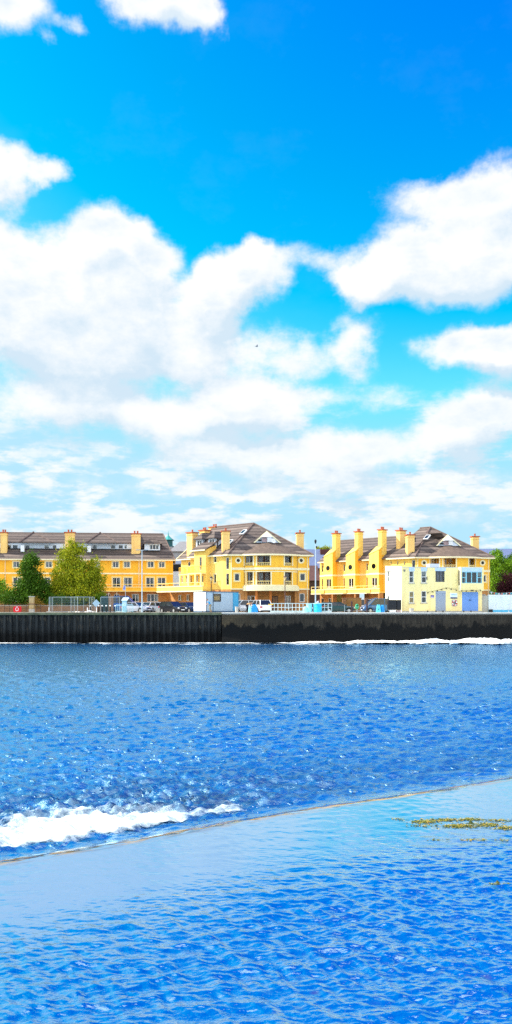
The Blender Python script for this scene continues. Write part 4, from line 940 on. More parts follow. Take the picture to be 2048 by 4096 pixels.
        o['label'] = 'yellow terraced house with chimney gable, ' + names[i]
        if i == 2:
            mb = MB(); mb.add([(0, 0, 0), (0, 10, 0), (0, 10, 8.3), (0, 5, 12.2), (0, 0, 8.3)], [(4, 3, 2, 1, 0)]); mb.build('end_wall', M_yellow, o)
terrace()

# ------------------------------------------------------------------ boathouse, cabin, walls, background houses
def boathouse():
    f = Frame(gx(1607, 112), 112.0, 7.5); root = f.root('boathouse', label='small two-storey pale yellow flat-roofed boathouse with blue garage door on the quay edge', cat='building')
    m = render_mat('shaded_khaki_render', (.88, .74, .34), .08); mw = render_mat('sunlit_yellow_render', (.88, .84, .60), .05); blue = mat('pale_blue_panel', (.46, .58, .80), .6, var=.05)  # one wall render; front's shade and side's sunlight are put into two colours
    P, RC = f.px, f.rect; H = P(1700, 2270)[1]; x1 = P(1928, 2400)[0]; D = 7.6; HB = H + .55; bo = -.85
    w = [RC(1637, 1656, 2284, 2331), RC(1685, 1706, 2284, 2331), RC(1637, 1656, 2366, 2412), RC(1685, 1706, 2364, 2411)]
    op = RC(1742, 1779, 2284, 2328); dr = (*[P(X, 2400)[0] for X in (1742, 1783)], .0, P(1760, 2364)[1]); ga = (*[P(X, 2400)[0] for X in (1848, 1913)], .0, P(1880, 2368)[1])
    mb = MB(); mb.wall(0, x1, 0, H, 0, w + [op, dr, ga], 0, .14)
    mb.add([(x1, 0, 0), (x1, D, 0), (x1, D, H), (x1, 0, H)], [(0, 1, 2, 3)]); mb.add([(x1, D, 0), (0, D, 0), (0, D, H), (x1, D, H)], [(0, 1, 2, 3)])
    mb.build('wall', m, root)
    Ms = Matrix.Rotation(R(-90), 4, 'Z')   # the side facing left: local x runs from the back corner to the front one
    Ms = Matrix.Translation((0, D, 0)) @ Ms
    g = Frame(*(f.W @ Vector((0, D, 0))).xy, 7.5 - 90)
    sw = [g.rect(1549, 1557, 2286, 2328), g.rect(1549, 1557, 2384, 2412)]
    mb = MB(Ms); U = sorted([0, D] + [q for s_ in sw for q in s_[:2]])
    mb.wall(0, D, 0, H, 0, sw, 0, .14); mb.add([(0, 0, H), (D, 0, H), (D, 0, H + .12), (0, 0, HB)], [(0, 1, 2, 3)])
    mb.build('side_wall', mw, root)
    for i, q in enumerate(sw): add_window(root, Ms, *q, 0, mull=0, bar=1, t=.06, seed=i)
    mb = MB(); mb.box(.0, x1, .01, D, H - .35, H - .2); mb.build('roof', M_slate, root)
    mb = MB(); mb.box(-.02, x1 + .03, -.03, .14, H, H + .07, 0); mb.box(x1 - .1, x1 + .03, .14, D, H, H + .07, 0); mb.build('parapet_cap', mat('grey_cap', (.50, .52, .52), .6), root)
    for i, q in enumerate(w):
        add_window(root, None, *q, 0, mull=0, bar=1, t=.07, inside='amber' if i == 2 else 'curtain', seed=i * 3)
        mb = MB(); mb.box(q[0] - .1, q[1] + .1, -.12, 0, q[2] - .1, q[2]); mb.build('sill', M_concrete, root)
        if i < 2: mb = MB(); mb.box(q[0] - .03, q[1] + .06, -.035, 0, q[3], H - .02); mb.build('lintel_panel', blue, root)
    add_window(root, None, *op, 0, mull=2, t=.05, fr=mat('grey_frame', (.25, .27, .32), .5), inside='', deep=.3)
    mb = MB(); mb.box(op[0] - .05, op[1] + .12, -.035, 0, op[3], H - .03); mb.build('lintel_panel', blue, root)
    gd = mat('grey_door_paint', (.30, .35, .43), .55, var=.08)
    mb = MB(); mb.box(dr[0], dr[1], .02, .10, 0, dr[3]); k = (dr[1] - dr[0]) / 9
    for i in range(1, 9): mb.box(dr[0] + k * i - .01, dr[0] + k * i + .01, .0, .02, .05, dr[3] - .35)
    mb.box(dr[0], dr[1], -.02, .02, dr[3] - .3, dr[3]); d = mb.build('door', gd, root)
    mb = MB(); mb.box(dr[0] + .12, dr[0] + .2, -.06, .0, 1., 1.2); mb.build('handle', M_steel, d)
    bd = mat('blue_garage_paint', (.15, .30, .66), .5, var=.06); mid = (ga[0] + ga[1]) / 2
    for s_, e_ in ((ga[0], mid - .01), (mid + .01, ga[1])):
        mb = MB(); mb.box(s_, e_, .02, .09, .03, ga[3]); n = 6
        for i in range(1, n): x_ = s_ + (e_ - s_) * i / n; mb.box(x_ - .008, x_ + .008, .012, .02, .05, ga[3] - .05)
        d = mb.build('garage_door', bd, root); q = mid + (.08 if s_ > ga[0] else -.12); mb = MB(); mb.box(q, q + .05, -.03, .02, 1.45, 1.65); mb.build('handle', M_black, d)
    # box oriel over the garage
    o0, o1 = P(1843, 2300, bo)[0], P(1935, 2300, bo)[0]; z0 = P(1890, 2363, bo)[1]; z1 = H + .02; ow = RC(1847, 1928, 2287, 2333, bo)
    mb = MB(); mb.wall(o0, o1, z0, z1, bo, [ow], 0, .12); mb.add([(o0, bo, z0), (o0, 0, z0), (o0, 0, z1), (o0, bo, z1)], [(3, 2, 1, 0)], 1); mb.add([(o1, bo, z0), (o1, 0, z0), (o1, 0, z1), (o1, bo, z1)], [(0, 1, 2, 3)])
    mb.box(o0 + .01, o1 - .01, bo + .01, 0, z0 - .02, z0 + .04); mb.box(o0, o1, bo, .1, z1 - .02, z1 + .06); ori = mb.build('oriel', [m, mw], root)
    mb = MB(); mb.box(ow[0], ow[1], bo - .03, bo, ow[3], z1 - .04); mb.build('lintel_panel', blue, ori)
    tq = mat('turquoise_frame', (.28, .62, .72), .4)
    L = ow[1] - ow[0]
    add_window(root, None, ow[0], ow[0] + L * .22, ow[2], ow[3], bo, fr=tq, mull=0, bar=1, t=.06, deep=.05, seed=2)
    add_window(root, None, ow[0] + L * .22, ow[0] + L * .76, ow[2], ow[3], bo, fr=tq, mull=1, t=.07, deep=.05, inside='', seed=3)
    add_window(root, None, ow[0] + L * .76, ow[1], ow[2], ow[3], bo, fr=tq, mull=0, bar=1, t=.06, deep=.05, seed=4)
    # signs, board with ring, alarm, small things
    a, b, c, d = RC(1801, 1829, 2372, 2395, -.03); mb = MB(); mb.box(a, b, -.05, 0, c, d, 0); mb.box(a + .01, b - .01, -.056, -.05, c + .01, c + (d - c) * .26, 1)
    sg = mb.build('name_board', [mat('sign_white', (.72, .80, .84), .4), mat('sign_navy', (.03, .02, .10), .4)], root)
    q = random.Random(5)
    for h_, n_, z_ in ((.74, 9, .085), (.50, 6, .05)):      # two lines too small to read in the photo
        mb = MB(); x_ = a + .12
        while x_ < b - .14: w_ = q.uniform(.03, .07); mb.box(x_, x_ + w_, -.056, -.0505, c + (d - c) * h_ - z_ / 2, c + (d - c) * h_ + z_ / 2 * q.uniform(.6, 1)); x_ += w_ + .022
        mb.build('lettering', mat('sign_blue_letters', (.12, .35, .50), .5), sg)
    a, b, c, d = RC(1723, 1736, 2381, 2391, -.03); mb = MB(); mb.box(a, b, -.04, 0, c, d); sg = mb.build('small_plaque', mat('purple_sign', (.09, .05, .32), .5), root); mb = MB(); mb.box(a + .04, b - .04, -.044, -.04, c + .04, c + .12); mb.build('white_strip', M_white, sg)
    a, b, c, d = RC(1807, 1829, 2399, 2425, -.03); mb = MB(); mb.box(a, b, -.04, 0, c + .1, d - .08); mb.box(a + .08, b - .08, -.04, 0, c, d); sb = mb.build('ring_board', mat('grey_board', (.45, .42, .42), .7), root)
    mb = MB(); ce = ((a + b) / 2, -.09, (c + d) / 2)
    for k in range(24):
        t0, t1 = 2 * math.pi * k / 24, 2 * math.pi * (k + 1) / 24; rr = .27
        mb.tube([(ce[0] + rr * math.cos(t_), ce[1], ce[2] + rr * 1.05 * math.sin(t_)) for t_ in (t0, t1)], .075, 8, 0 if (k // 3) % 2 else 1, cap=False)
    mb.build('lifebuoy_ring', [mat('ring_red', (.55, .03, .03), .5), M_white], sb)
    u, z = P(1617, 2283); mb = MB(); mb.prism([(u - .14, -.12, z + .14), (u + .14, -.12, z + .14), (u, -.12, z - .16)], (0, .12, 0)); mb.build('alarm_box', mat('alarm_grey', (.12, .13, .15), .5), root)
    u, z = P(1707, 2313); mb = MB(); mb.box(u - .05, u + .05, -.1, 0, z - .18, z + .18); mb.build('vent', M_black, root)
    mb = MB(); a = P(1716, 2262, 1.5)[0]; b = P(1754, 2262, 1.5)[0]; mb.box(a, b, 1.3, 2.6, H - .2, P(1730, 2255, 1.3)[1]); mb.build('roof_tank_housing', mat('tank_white', (.66, .72, .80), .6), root)
    mb = MB(); mb.box(0, x1, -.03, 0, 0, .16); mb.build('plinth', M_concrete, root)
    # lamps on a drooping cable over the doors
    pts = [(1712, 2368), (1731, 2365), (1750, 2361), (1767, 2356), (1785, 2351), (1805, 2354), (1826, 2358)]
    mb = MB(); P3 = [(P(x, y, -.1)[0], -.1, P(x, y, -.1)[1]) for x, y in pts]; mb.tube(P3, .015, 4, 0, False)
    r2 = empty('string_of_lamps', f.W @ Vector(P3[0]), f.a, label='string of small dark lamps drooping across the front of the boathouse', cat='string lights')
    inv = Matrix.Translation(-Vector(P3[0])); mb.v = [tuple(inv @ Vector(v)) for v in mb.v]; mb.build('cable', M_black, r2)
    for x, y in pts: q = P(x, y, -.12); mb = MB(inv); mb.lathe((q[0], -.12, q[1] - .16), [(.03, .14), (.09, .1), (.08, .02), (.02, 0)], 8); mb.build('lamp', M_black, r2)
    pts = [(1847, 2361), (1865, 2362), (1885, 2360), (1892, 2360), (1905, 2362), (1922, 2359)]; P3 = [(P(x, y, bo - .1)[0], bo - .1, P(x, y, bo - .1)[1]) for x, y in pts]
    r2 = empty('string_of_lamps', f.W @ Vector(P3[0]), f.a, label='string of small dark lamps under the jutting box window of the boathouse', cat='string lights')
    inv = Matrix.Translation(-Vector(P3[0])); mb = MB(inv); mb.tube(P3, .015, 4, 0, False); mb.build('cable', M_black, r2)
    for x, y in pts: q = P(x, y, bo - .1); mb = MB(inv); mb.lathe((q[0], bo - .1, q[1] - .16), [(.03, .14), (.09, .1), (.08, .02), (.02, 0)], 8); mb.build('lamp', M_black, r2)
boathouse()

def thing_mesh(name, mb, mats, loc, rz=0., smooth=False, bevel=0., **kw):
    """a thing that is one mesh (shapes given around its own base point)"""
    o = mb.build(name, mats, None, smooth, bevel, loc, rz); return tag(o, **kw)
def cabin():
    f = Frame(gx(824, 112.0), 112.0, 42); root = f.root('site_cabin', label='blue-grey portable site cabin with sunlit white end wall and amber window', cat='cabin')
    H = 2.58; L = f.px(954, 2400)[0]; D = 2.5; wn = f.rect(853, 884, 2375, 2407); grey = mat('cabin_shaded_grey', (.34, .44, .53), .5, var=.08, scale=1.2); trim = mat('cabin_navy_trim', (.02, .07, .14), .4); tq = mat('cabin_blue_trim', (.05, .32, .55), .5)
    mb = MB(); mb.wall(0, L, .15, H, 0, [wn]); mb.add([(L, 0, .15), (L, D, .15), (L, D, H), (L, 0, H)], [(0, 1, 2, 3)]); mb.add([(0, D, .15), (0, D, H), (L, D, H), (L, D, .15)], [(0, 1, 2, 3)]); mb.build('front_wall', grey, root)
    mb = MB(); mb.box(-.02, 0, 0.0, D, .15, H, 0); mb.build('end_wall', mat('cabin_sunlit_white', (.80, .84, .85), .5), root)  # end lighter than the front; sun and shade are put into the colours
    mb = MB(); mb.box(-.06, L + .06, -.06, D + .06, H, H + .10); mb.build('roof', trim, root)
    mb = MB(); mb.box(-.05, L + .05, -.05, D + .05, .0, .15); mb.build('base_rail', trim, root)
    for x_ in (0, 1.15, L - .1, L - .95): mb = MB(); mb.box(x_ - .03, x_ + .05, -.04, 0, .15, H); mb.build('post', tq if x_ > 3 else trim, root)
    mb = MB(); mb.box(L - .86, L - .12, -.02, 0, .2, H - .05); mb.build('door', tq, root)
    a, b, c, d = wn; add_window(root, None, a, b, c, d, 0, fr=mat('bronze_frame', (.06, .045, .04), .5), mull=0, bar=0, t=.10, inside='amber', deep=.02)
    mb = MB(); mb.box(a + .25, b - .25, -.02, .12, (c + d) / 2 + .25, (c + d) / 2 + .31); mb.build('glazing_bar', mat('bronze_frame', (.06, .045, .04)), root)
cabin()

def simple_wall(name, X0, X1, d, Ytop, Ybot, m, depth=.3, mats=None, rz=0., cap=None, **kw):
    x0, x1 = gx(X0, d), gx(X1, d); zt = gz(Ytop, d) - GZ; mb = MB(); mb.box(0, x1 - x0, 0, depth, 0 if Ybot is None else gz(Ybot, d) - GZ, zt, 0)
    ms = [m]
    if cap: mb.box(-.04, x1 - x0 + .04, -.04, depth + .04, zt + .003, zt + .08, 1); ms.append(cap)
    return thing_mesh(name, mb, ms, (x0, d, GZ), rz, **kw)
simple_wall('brick_wall', -60, 430, 119, 2424, None, M_wallbrick, cap=M_concrete, label='low brown brick garden wall behind the mesh fencing and the two trees', cat='wall')
simple_wall('brick_wall', 1372, 1446, 124.5, 2393, None, brick_mat('ochre_brick', (.40, .20, .06), (.34, .16, .045), (.3, .22, .12)), cap=M_wallbrick, label='ochre brick wall in front of the terraced houses, behind the green litter bin', cat='wall')
for X0, X1, lab in ((1370, 1384, 'brick gate pier at the left end of the ochre brick wall'), (1459, 1472, 'brown brick gate pier beside the dark blue van')):
    w = gx(X1, 124) - gx(X0, 124); mb = MB(); mb.box(0, w, 0, w, 0, 1.85, 0); mb.box(-.06, w + .06, -.06, w + .06, 1.853, 1.97, 1)
    thing_mesh('gate_pier', mb, [M_wallbrick, M_wallbrick], (gx(X0, 124), 123.9, GZ), label=lab, cat='pier')
w = .62; mb = MB(); mb.box(0, w, 0, w, 0, .42, 1); mb.box(.03, w - .03, .03, w - .03, .42, 1.95, 0); mb.box(-.04, w + .04, -.04, w + .04, 1.05, 1.13, 2); mb.box(-.03, w + .03, -.03, w + .03, 1.953, 2.05, 1)
thing_mesh('gate_pier', mb, [brick_mat('pale_stone_brick', (.50, .34, .13), (.42, .28, .11), (.45, .38, .25)), M_concrete, M_wallbrick], (gx(115, 112.5), 112.5, GZ), label='pale brick gate pier with grey foot standing under the dark green tree', cat='pier')
def white_wall():
    d = 113.4; x0 = gx(1928, d); xm = gx(1955, d); x1 = gx(2200, d); root = empty('boundary_wall', (x0, d, GZ), R(2), label='long white yard wall with blue painted foot right of the boathouse', cat='wall')
    ww = render_mat('white_wall_paint', (.66, .76, .80), .08); zt = gz(2382, d) - GZ
    mb = MB(); mb.box(0, xm - x0, .15, .35, 0, zt); mb.build('shaded_wall_panel', render_mat('shaded_wall_grey', (.42, .42, .36), .1), root)  # left stretch of the wall, its shade put into a grey colour
    mb = MB(); mb.box(xm - x0, x1 - x0, 0, .3, .30, zt, 0); mb.build('wall_panel', ww, root)
    mb = MB(); mb.box(xm - x0 - .01, x1 - x0, -.012, .31, 0, .30, 0); mb.build('painted_foot', mat('sky_blue_paint', (.10, .46, .70), .6, var=.1), root)
    mb = MB(); mb.box(xm - x0 - .05, x1 - x0, -.06, .36, zt, zt + .10, 0); mb.build('coping', M_white, root)
white_wall()

def far_roof(name, X0, X1, d, Yr, Ye, dep, m, wm, label, hip=0., zb=0., **kw):
    x0, x1 = gx(X0, d), gx(X1, d); ze = gz(Ye, d) - GZ; zr = gz(Yr, d + dep) - GZ; L = x1 - x0
    root = empty(name, (x0, d, GZ), 0, label=label, cat='house', **kw)
    mb = MB(); mb.box(0, L, 0, dep * 2, zb, ze); mb.build('wall', wm, root)
    mb = MB(); h = hip; mb.slab([(-.3, -.3, ze), (L + .3, -.3, ze), (L - h, dep, zr), (h, dep, zr)], .15); mb.slab([(-.3, 2 * dep + .3, ze), (L + .3, 2 * dep + .3, ze), (L - h, dep, zr), (h, dep, zr)], .15)
    if not h:
        for x_ in (0, L): mb.add([(x_, 0, ze), (x_, 2 * dep, ze), (x_, dep, zr)], [(0, 1, 2)], 1)
    else: mb.slab([(-.3, -.3, ze), (h, dep, zr), (-.3, 2 * dep + .3, ze)], .15); mb.slab([(L + .3, -.3, ze), (L + .3, 2 * dep + .3, ze), (L - h, dep, zr)], .15)
    mb.build('roof', [m, wm], root); return root
gw = render_mat('grey_far_wall', (.34, .34, .36), .1); dw = mat('dark_brown_wall', (.06, .035, .03), .8)
M_farslate = mat('pale_grey_slate', (.22, .21, .21), .7, var=.2)  # lighter grey slate for one far roof
r_ = far_roof('grey_roofed_house', 684, 772, 172, 2166, 2205, 6, M_farslate, gw, 'grey slate-roofed house seen in the gap left of the middle block', hip=1.2)
mb = MB(); mb.box(3.4, 5.0, 5, 6.5, 10, gz(2161, 178) - GZ); mb.build('chimney', dw, r_)
r_ = far_roof('gable_house', 682, 722, 160, 2236, 2256, 3, M_slate, render_mat('white_far_wall', (.62, .64, .70), .1), 'white-walled house with dark roof seen low between the left and middle blocks')
mb = MB(); mb.box(.3, 1.7, -.05, 0, gz(2330, 160) - GZ - .4, gz(2290, 160) - GZ); mb.box(.3, 1.9, -.04, 0, gz(2285, 160) - GZ, gz(2258, 160) - GZ, 1); mb.build('window', [M_bluewhite, M_carglass], r_)
r_ = far_roof('slate_roofed_house', 1215, 1375, 185, 2197, 2272, 8, mat('blue_slate', (.12, .15, .25), .6, var=.15), dw, 'wide blue-slate-roofed house in the gap between the middle and right blocks')
mb = MB(); mb.box(6.2 - 2.3, 8.5 - 2.3 + 1.6, 5.5, 7., gz(2215, 192) - GZ - .6, gz(2199, 192) - GZ); mb.build('chimney', mat('dark_red_brick', (.10, .035, .03), .9, var=.2), r_)
r_ = far_roof('tile_roofed_house', 1236, 1275, 165, 2262, 2322, 3.5, mat('dull_red_tile', (.10, .05, .045), .8, var=.25), dw, 'low dark-tiled house behind the tall lamp post, right of the middle block')
r_ = far_roof('slate_roofed_house', 1930, 2150, 175, 2195, 2247, 8, mat('blue_slate', (.12, .15, .25), .6), gw, 'long blue-slate-roofed building behind the green trees at the right edge')
# church turret with green copper cap
def turret():
    d = 200; x = gx(673, d); root = empty('church_turret', (x, d, GZ), label='small green copper church turret behind the roof end of the left block', cat='turret')
    cu = mat('green_copper', (.05, .30, .28), .6, var=.2); zt = gz(2138, d) - GZ; z1 = gz(2160, d) - GZ
    mb = MB(); mb.box(-1.1, 1.1, -1.1, 1.1, 0, z1 - 1.6); mb.build('tower', gw, root)
    mb = MB(); mb.lathe((0, 0, z1 - 1.6), [(1.3, 0), (1.3, .2), (1.0, .3), (1.0, 1.4), (1.35, 1.5), (1.35, 1.6)], 8); mb.build('lantern', mat('dark_copper', (.02, .10, .11), .6), root)
    mb = MB(); mb.lathe((0, 0, z1), [(1.3, 0), (.8, .35), (.35, .8), (.12, 1.1), (.10, zt - z1), (.02, zt - z1 + .8)], 8); mb.build('cap', cu, root)
turret()

# ------------------------------------------------------------------ trees and plants
def leaf_mat(name, c1, c2, c3):
    m = mat(name, c1, .6, spec=.15); N = NT(m.node_tree); b = m.node_tree.nodes['Principled BSDF']
    tc = N.n('ShaderNodeTexCoord').outputs['Object']; g = N.n('ShaderNodeNewGeometry')
    f = N.ramp(N.noise(tc, .7, 4, .6), .36, .64); c = N.mix(f, c1, c2); c = N.mix(N.m('MULTIPLY', g.outputs['Random Per Island'], .75), c, c3)
    N.put(b.inputs['Base Color'], c)
    try: b.inputs['Subsurface Weight'].default_value = 0
    except Exception: pass
    t = m.node_tree; tl = N.n('ShaderNodeBsdfTranslucent'); N.put(tl.inputs[0], c); mx = N.n('ShaderNodeMixShader'); mx.inputs[0].default_value = .3
    N.put(mx.inputs[1], b.outputs[0]); N.put(mx.inputs[2], tl.outputs[0]); N.put(t.nodes['Material Output'].inputs[0], mx.outputs[0]); return m
M_bark = mat('bark', (.08, .06, .045), .9, var=.3, scale=6, bump=.6)
L_dark = leaf_mat('dark_leaves', (.022, .07, .005), (.10, .21, .01), (.06, .14, .008))
L_olive = leaf_mat('olive_leaves', (.27, .30, .008), (.48, .45, .012), (.12, .19, .008))
L_bright = leaf_mat('bright_leaves', (.09, .22, .012), (.26, .44, .02), (.16, .30, .015))
L_purple = leaf_mat('purple_leaves', (.035, .008, .014), (.09, .02, .03), (.06, .02, .02))
L_rust = leaf_mat('rusty_leaves', (.20, .10, .01), (.30, .16, .02), (.12, .12, .01))
def tree(name, d, base, lumps, leaf, m, n, label, group=None, droop=0., seed=1, depth=.85, cat='tree', trunk=.16, ground=0.):
    """base = column of the trunk in the photo; lumps = (X, Y, rx, ry) measured masses of the crown"""
    q = random.Random(seed); bx = gx(base, d); root = empty(name, (bx, d, GZ), label=label, cat=cat, group=group)
    L = [(Vector((gx(X, d) - bx, q.uniform(-.3, .3) * rx * d / F, gz(Y, d) - GZ)), rx * d / F, ry * d / F) for X, Y, rx, ry in lumps]
    tot = sum(a * b for _, a, b in L); mb = MB()
    # clusters of leaves spread through each lump, loose at the rim
    for c, rx, rz in L:
        k = max(1, int(n * rx * rz / tot / 14))
        for _ in range(k):
            while True:
                p = Vector((q.uniform(-1, 1), q.uniform(-1, 1), q.uniform(-1, 1)))
                if .3 < p.length < 1: break
            p = p.normalized() * (p.length ** .5) * (1 + .12 * q.gauss(0, 1)); cc = c + Vector((p.x * rx, p.y * rx * depth, p.z * rz)); s_ = q.uniform(.18, .42)
            if cc.z < ground: continue
            for _ in range(14):
                v = cc + Vector((q.gauss(0, s_), q.gauss(0, s_), q.gauss(0, s_ * .8) - (abs(q.gauss(0, droop)) if droop else 0)))
                a = Vector((q.gauss(0, 1), q.gauss(0, 1), q.gauss(0, 1))).normalized(); b = a.orthogonal().normalized(); a2 = a.cross(b); l = leaf * q.uniform(.6, 1.3)
                if droop: b = (b + Vector((0, 0, -1.2))).normalized(); a2 = b.cross(a).normalized()
                mb.add([v - b * l, v + a2 * l * .45, v + b * l, v - a2 * l * .45], [(0, 1, 2, 3)])
    mb.build('crown', m, root)
    if trunk:
        top = max(c.z for c, _, _ in L); mb = MB(); n_ = 7; pts = []; wob = 0
        for i in range(n_): wob += q.uniform(-.12, .12); pts.append((wob * (i > 0) + (L[0][0].x if False else 0), q.uniform(-.05, .05), top * i / (n_ - 1) * .92))
        mb.tube(pts, [trunk * (1 - .85 * i / (n_ - 1)) for i in range(n_)], 8)
        for c, rx, rz in L:
            s_ = min(max(c.z - rz * .6 - .3, .8), top * .7); k = s_ / (top * .92) * (n_ - 1); i0 = min(int(k), n_ - 2); st = Vector(pts[i0]).lerp(Vector(pts[i0 + 1]), k - i0)
            mid = st.lerp(c, .5) + Vector((0, 0, .15)); mb.tube([st, mid, c], [trunk * .45, trunk * .3, trunk * .08], 6)
        mb.build('trunk', M_bark, root)
    return root
tree('tree', 121, 122, [(121,2234,18,20),(116,2256,32,20),(108,2284,28,22),(146,2250,10,12),(126,2304,32,26),(145,2336,42,30),(100,2345,34,30),(172,2365,28,30),(72,2378,28,22),(120,2385,50,24),(40,2390,20,18)], .15, L_dark, 15000, 'dark green tree, narrower of the two in front of the left block', seed=2)
tree('tree', 122, 300, [(285,2178,16,26),(278,2205,36,24),(318,2192,18,22),(270,2240,46,30),(300,2262,46,30),(372,2262,32,36),(250,2290,40,30),(330,2300,58,40),(280,2330,68,42),(375,2325,42,40),(235,2345,42,36),(340,2365,66,34),(215,2375,30,26),(270,2385,60,26),(388,2372,20,26)], .15, L_olive, 22000, 'broad olive-yellow drooping tree in front of the left block', droop=.35, seed=5)
tree('tree', 123, -20, [(-10,2370,45,36),(5,2350,26,24),(-30,2340,30,30)], .15, L_bright, 3000, 'leafy tree cut by the left edge of the picture', seed=8)
tree('hedge', 120.5, 60, [(15,2398,40,18),(60,2402,45,22),(110,2405,40,20),(170,2402,40,18),(230,2405,50,22),(300,2405,50,22),(360,2404,45,22),(400,2398,24,24)], .11, L_dark, 9000, 'dark clipped hedge behind the low brick wall', cat='hedge', seed=9, depth=.3, trunk=0)
tree('shrub', 118, 150, [(145,2406,14,14),(138,2418,10,10)], .09, L_rust, 700, 'small rust-coloured shrub beside the pale brick gate pier', cat='shrub', seed=10, trunk=.03)
tree('tree', 150, 2000, [(1985,2225,26,24),(1968,2250,16,28),(2005,2262,34,34),(1985,2300,30,40),(2030,2270,26,28),(2000,2340,40,36),(2040,2320,30,36),(1975,2360,26,26)], .19, L_bright, 9000, 'bright green tree rising right of the right-hand block', seed=12)
tree('tree', 158, 2075, [(2060,2255,36,32),(2090,2240,40,36),(2070,2300,44,40),(2045,2235,16,14)], .19, L_dark, 4500, 'darker green tree at the right edge behind the bright one', seed=13)
tree('shrub', 135, 2035, [(2035,2330,26,32),(2012,2352,22,24),(2050,2360,30,26)], .14, L_purple, 4500, 'dark purple-leaved shrub over the white yard wall', cat='shrub', seed=14, trunk=.08)
tree('tree', 230, 1285, [(1275,2196,12,9),(1300,2198,18,9),(1320,2202,12,6)], .2, L_olive, 1200, 'distant treetop showing above the roofs between middle and right blocks', seed=15)

# ------------------------------------------------------------------ cars
CAR = {  # stations along the car: x, sill, belt, half width ; cabin: windscreen foot, roof front, roof back, rear foot, roof height
 'saloon': dict(L=4.4, W=.86, belt=[(-2.2,.62),(-2.1,.92),(-1.3,.97),(.8,.92),(1.9,.78),(2.15,.62),(2.2,.45)], cab=(1.0,.25,-.85,-1.55,1.42)),
 'hatch': dict(L=4.0, W=.84, belt=[(-2.0,.6),(-1.95,.95),(-1.2,.97),(.9,.92),(1.75,.78),(1.97,.6),(2.0,.45)], cab=(1.05,.3,-1.35,-1.9,1.45)),
 'estate': dict(L=4.5, W=.87, belt=[(-2.25,.6),(-2.2,.95),(-1.3,.98),(.9,.93),(1.9,.78),(2.2,.6),(2.25,.45)], cab=(1.1,.3,-1.75,-2.15,1.50)),
 'suv': dict(L=4.4, W=.92, belt=[(-2.2,.65),(-2.15,1.05),(-1.3,1.08),(.9,1.05),(1.95,.92),(2.17,.7),(2.2,.5)], cab=(1.1,.35,-1.65,-2.1,1.70)),
 'van': dict(L=4.6, W=.92, belt=[(-2.3,.6),(-2.28,1.05),(-1.3,1.08),(1.2,1.05),(2.05,.88),(2.27,.65),(2.3,.5)], cab=(1.55,.6,-2.1,-2.28,1.92)),
}
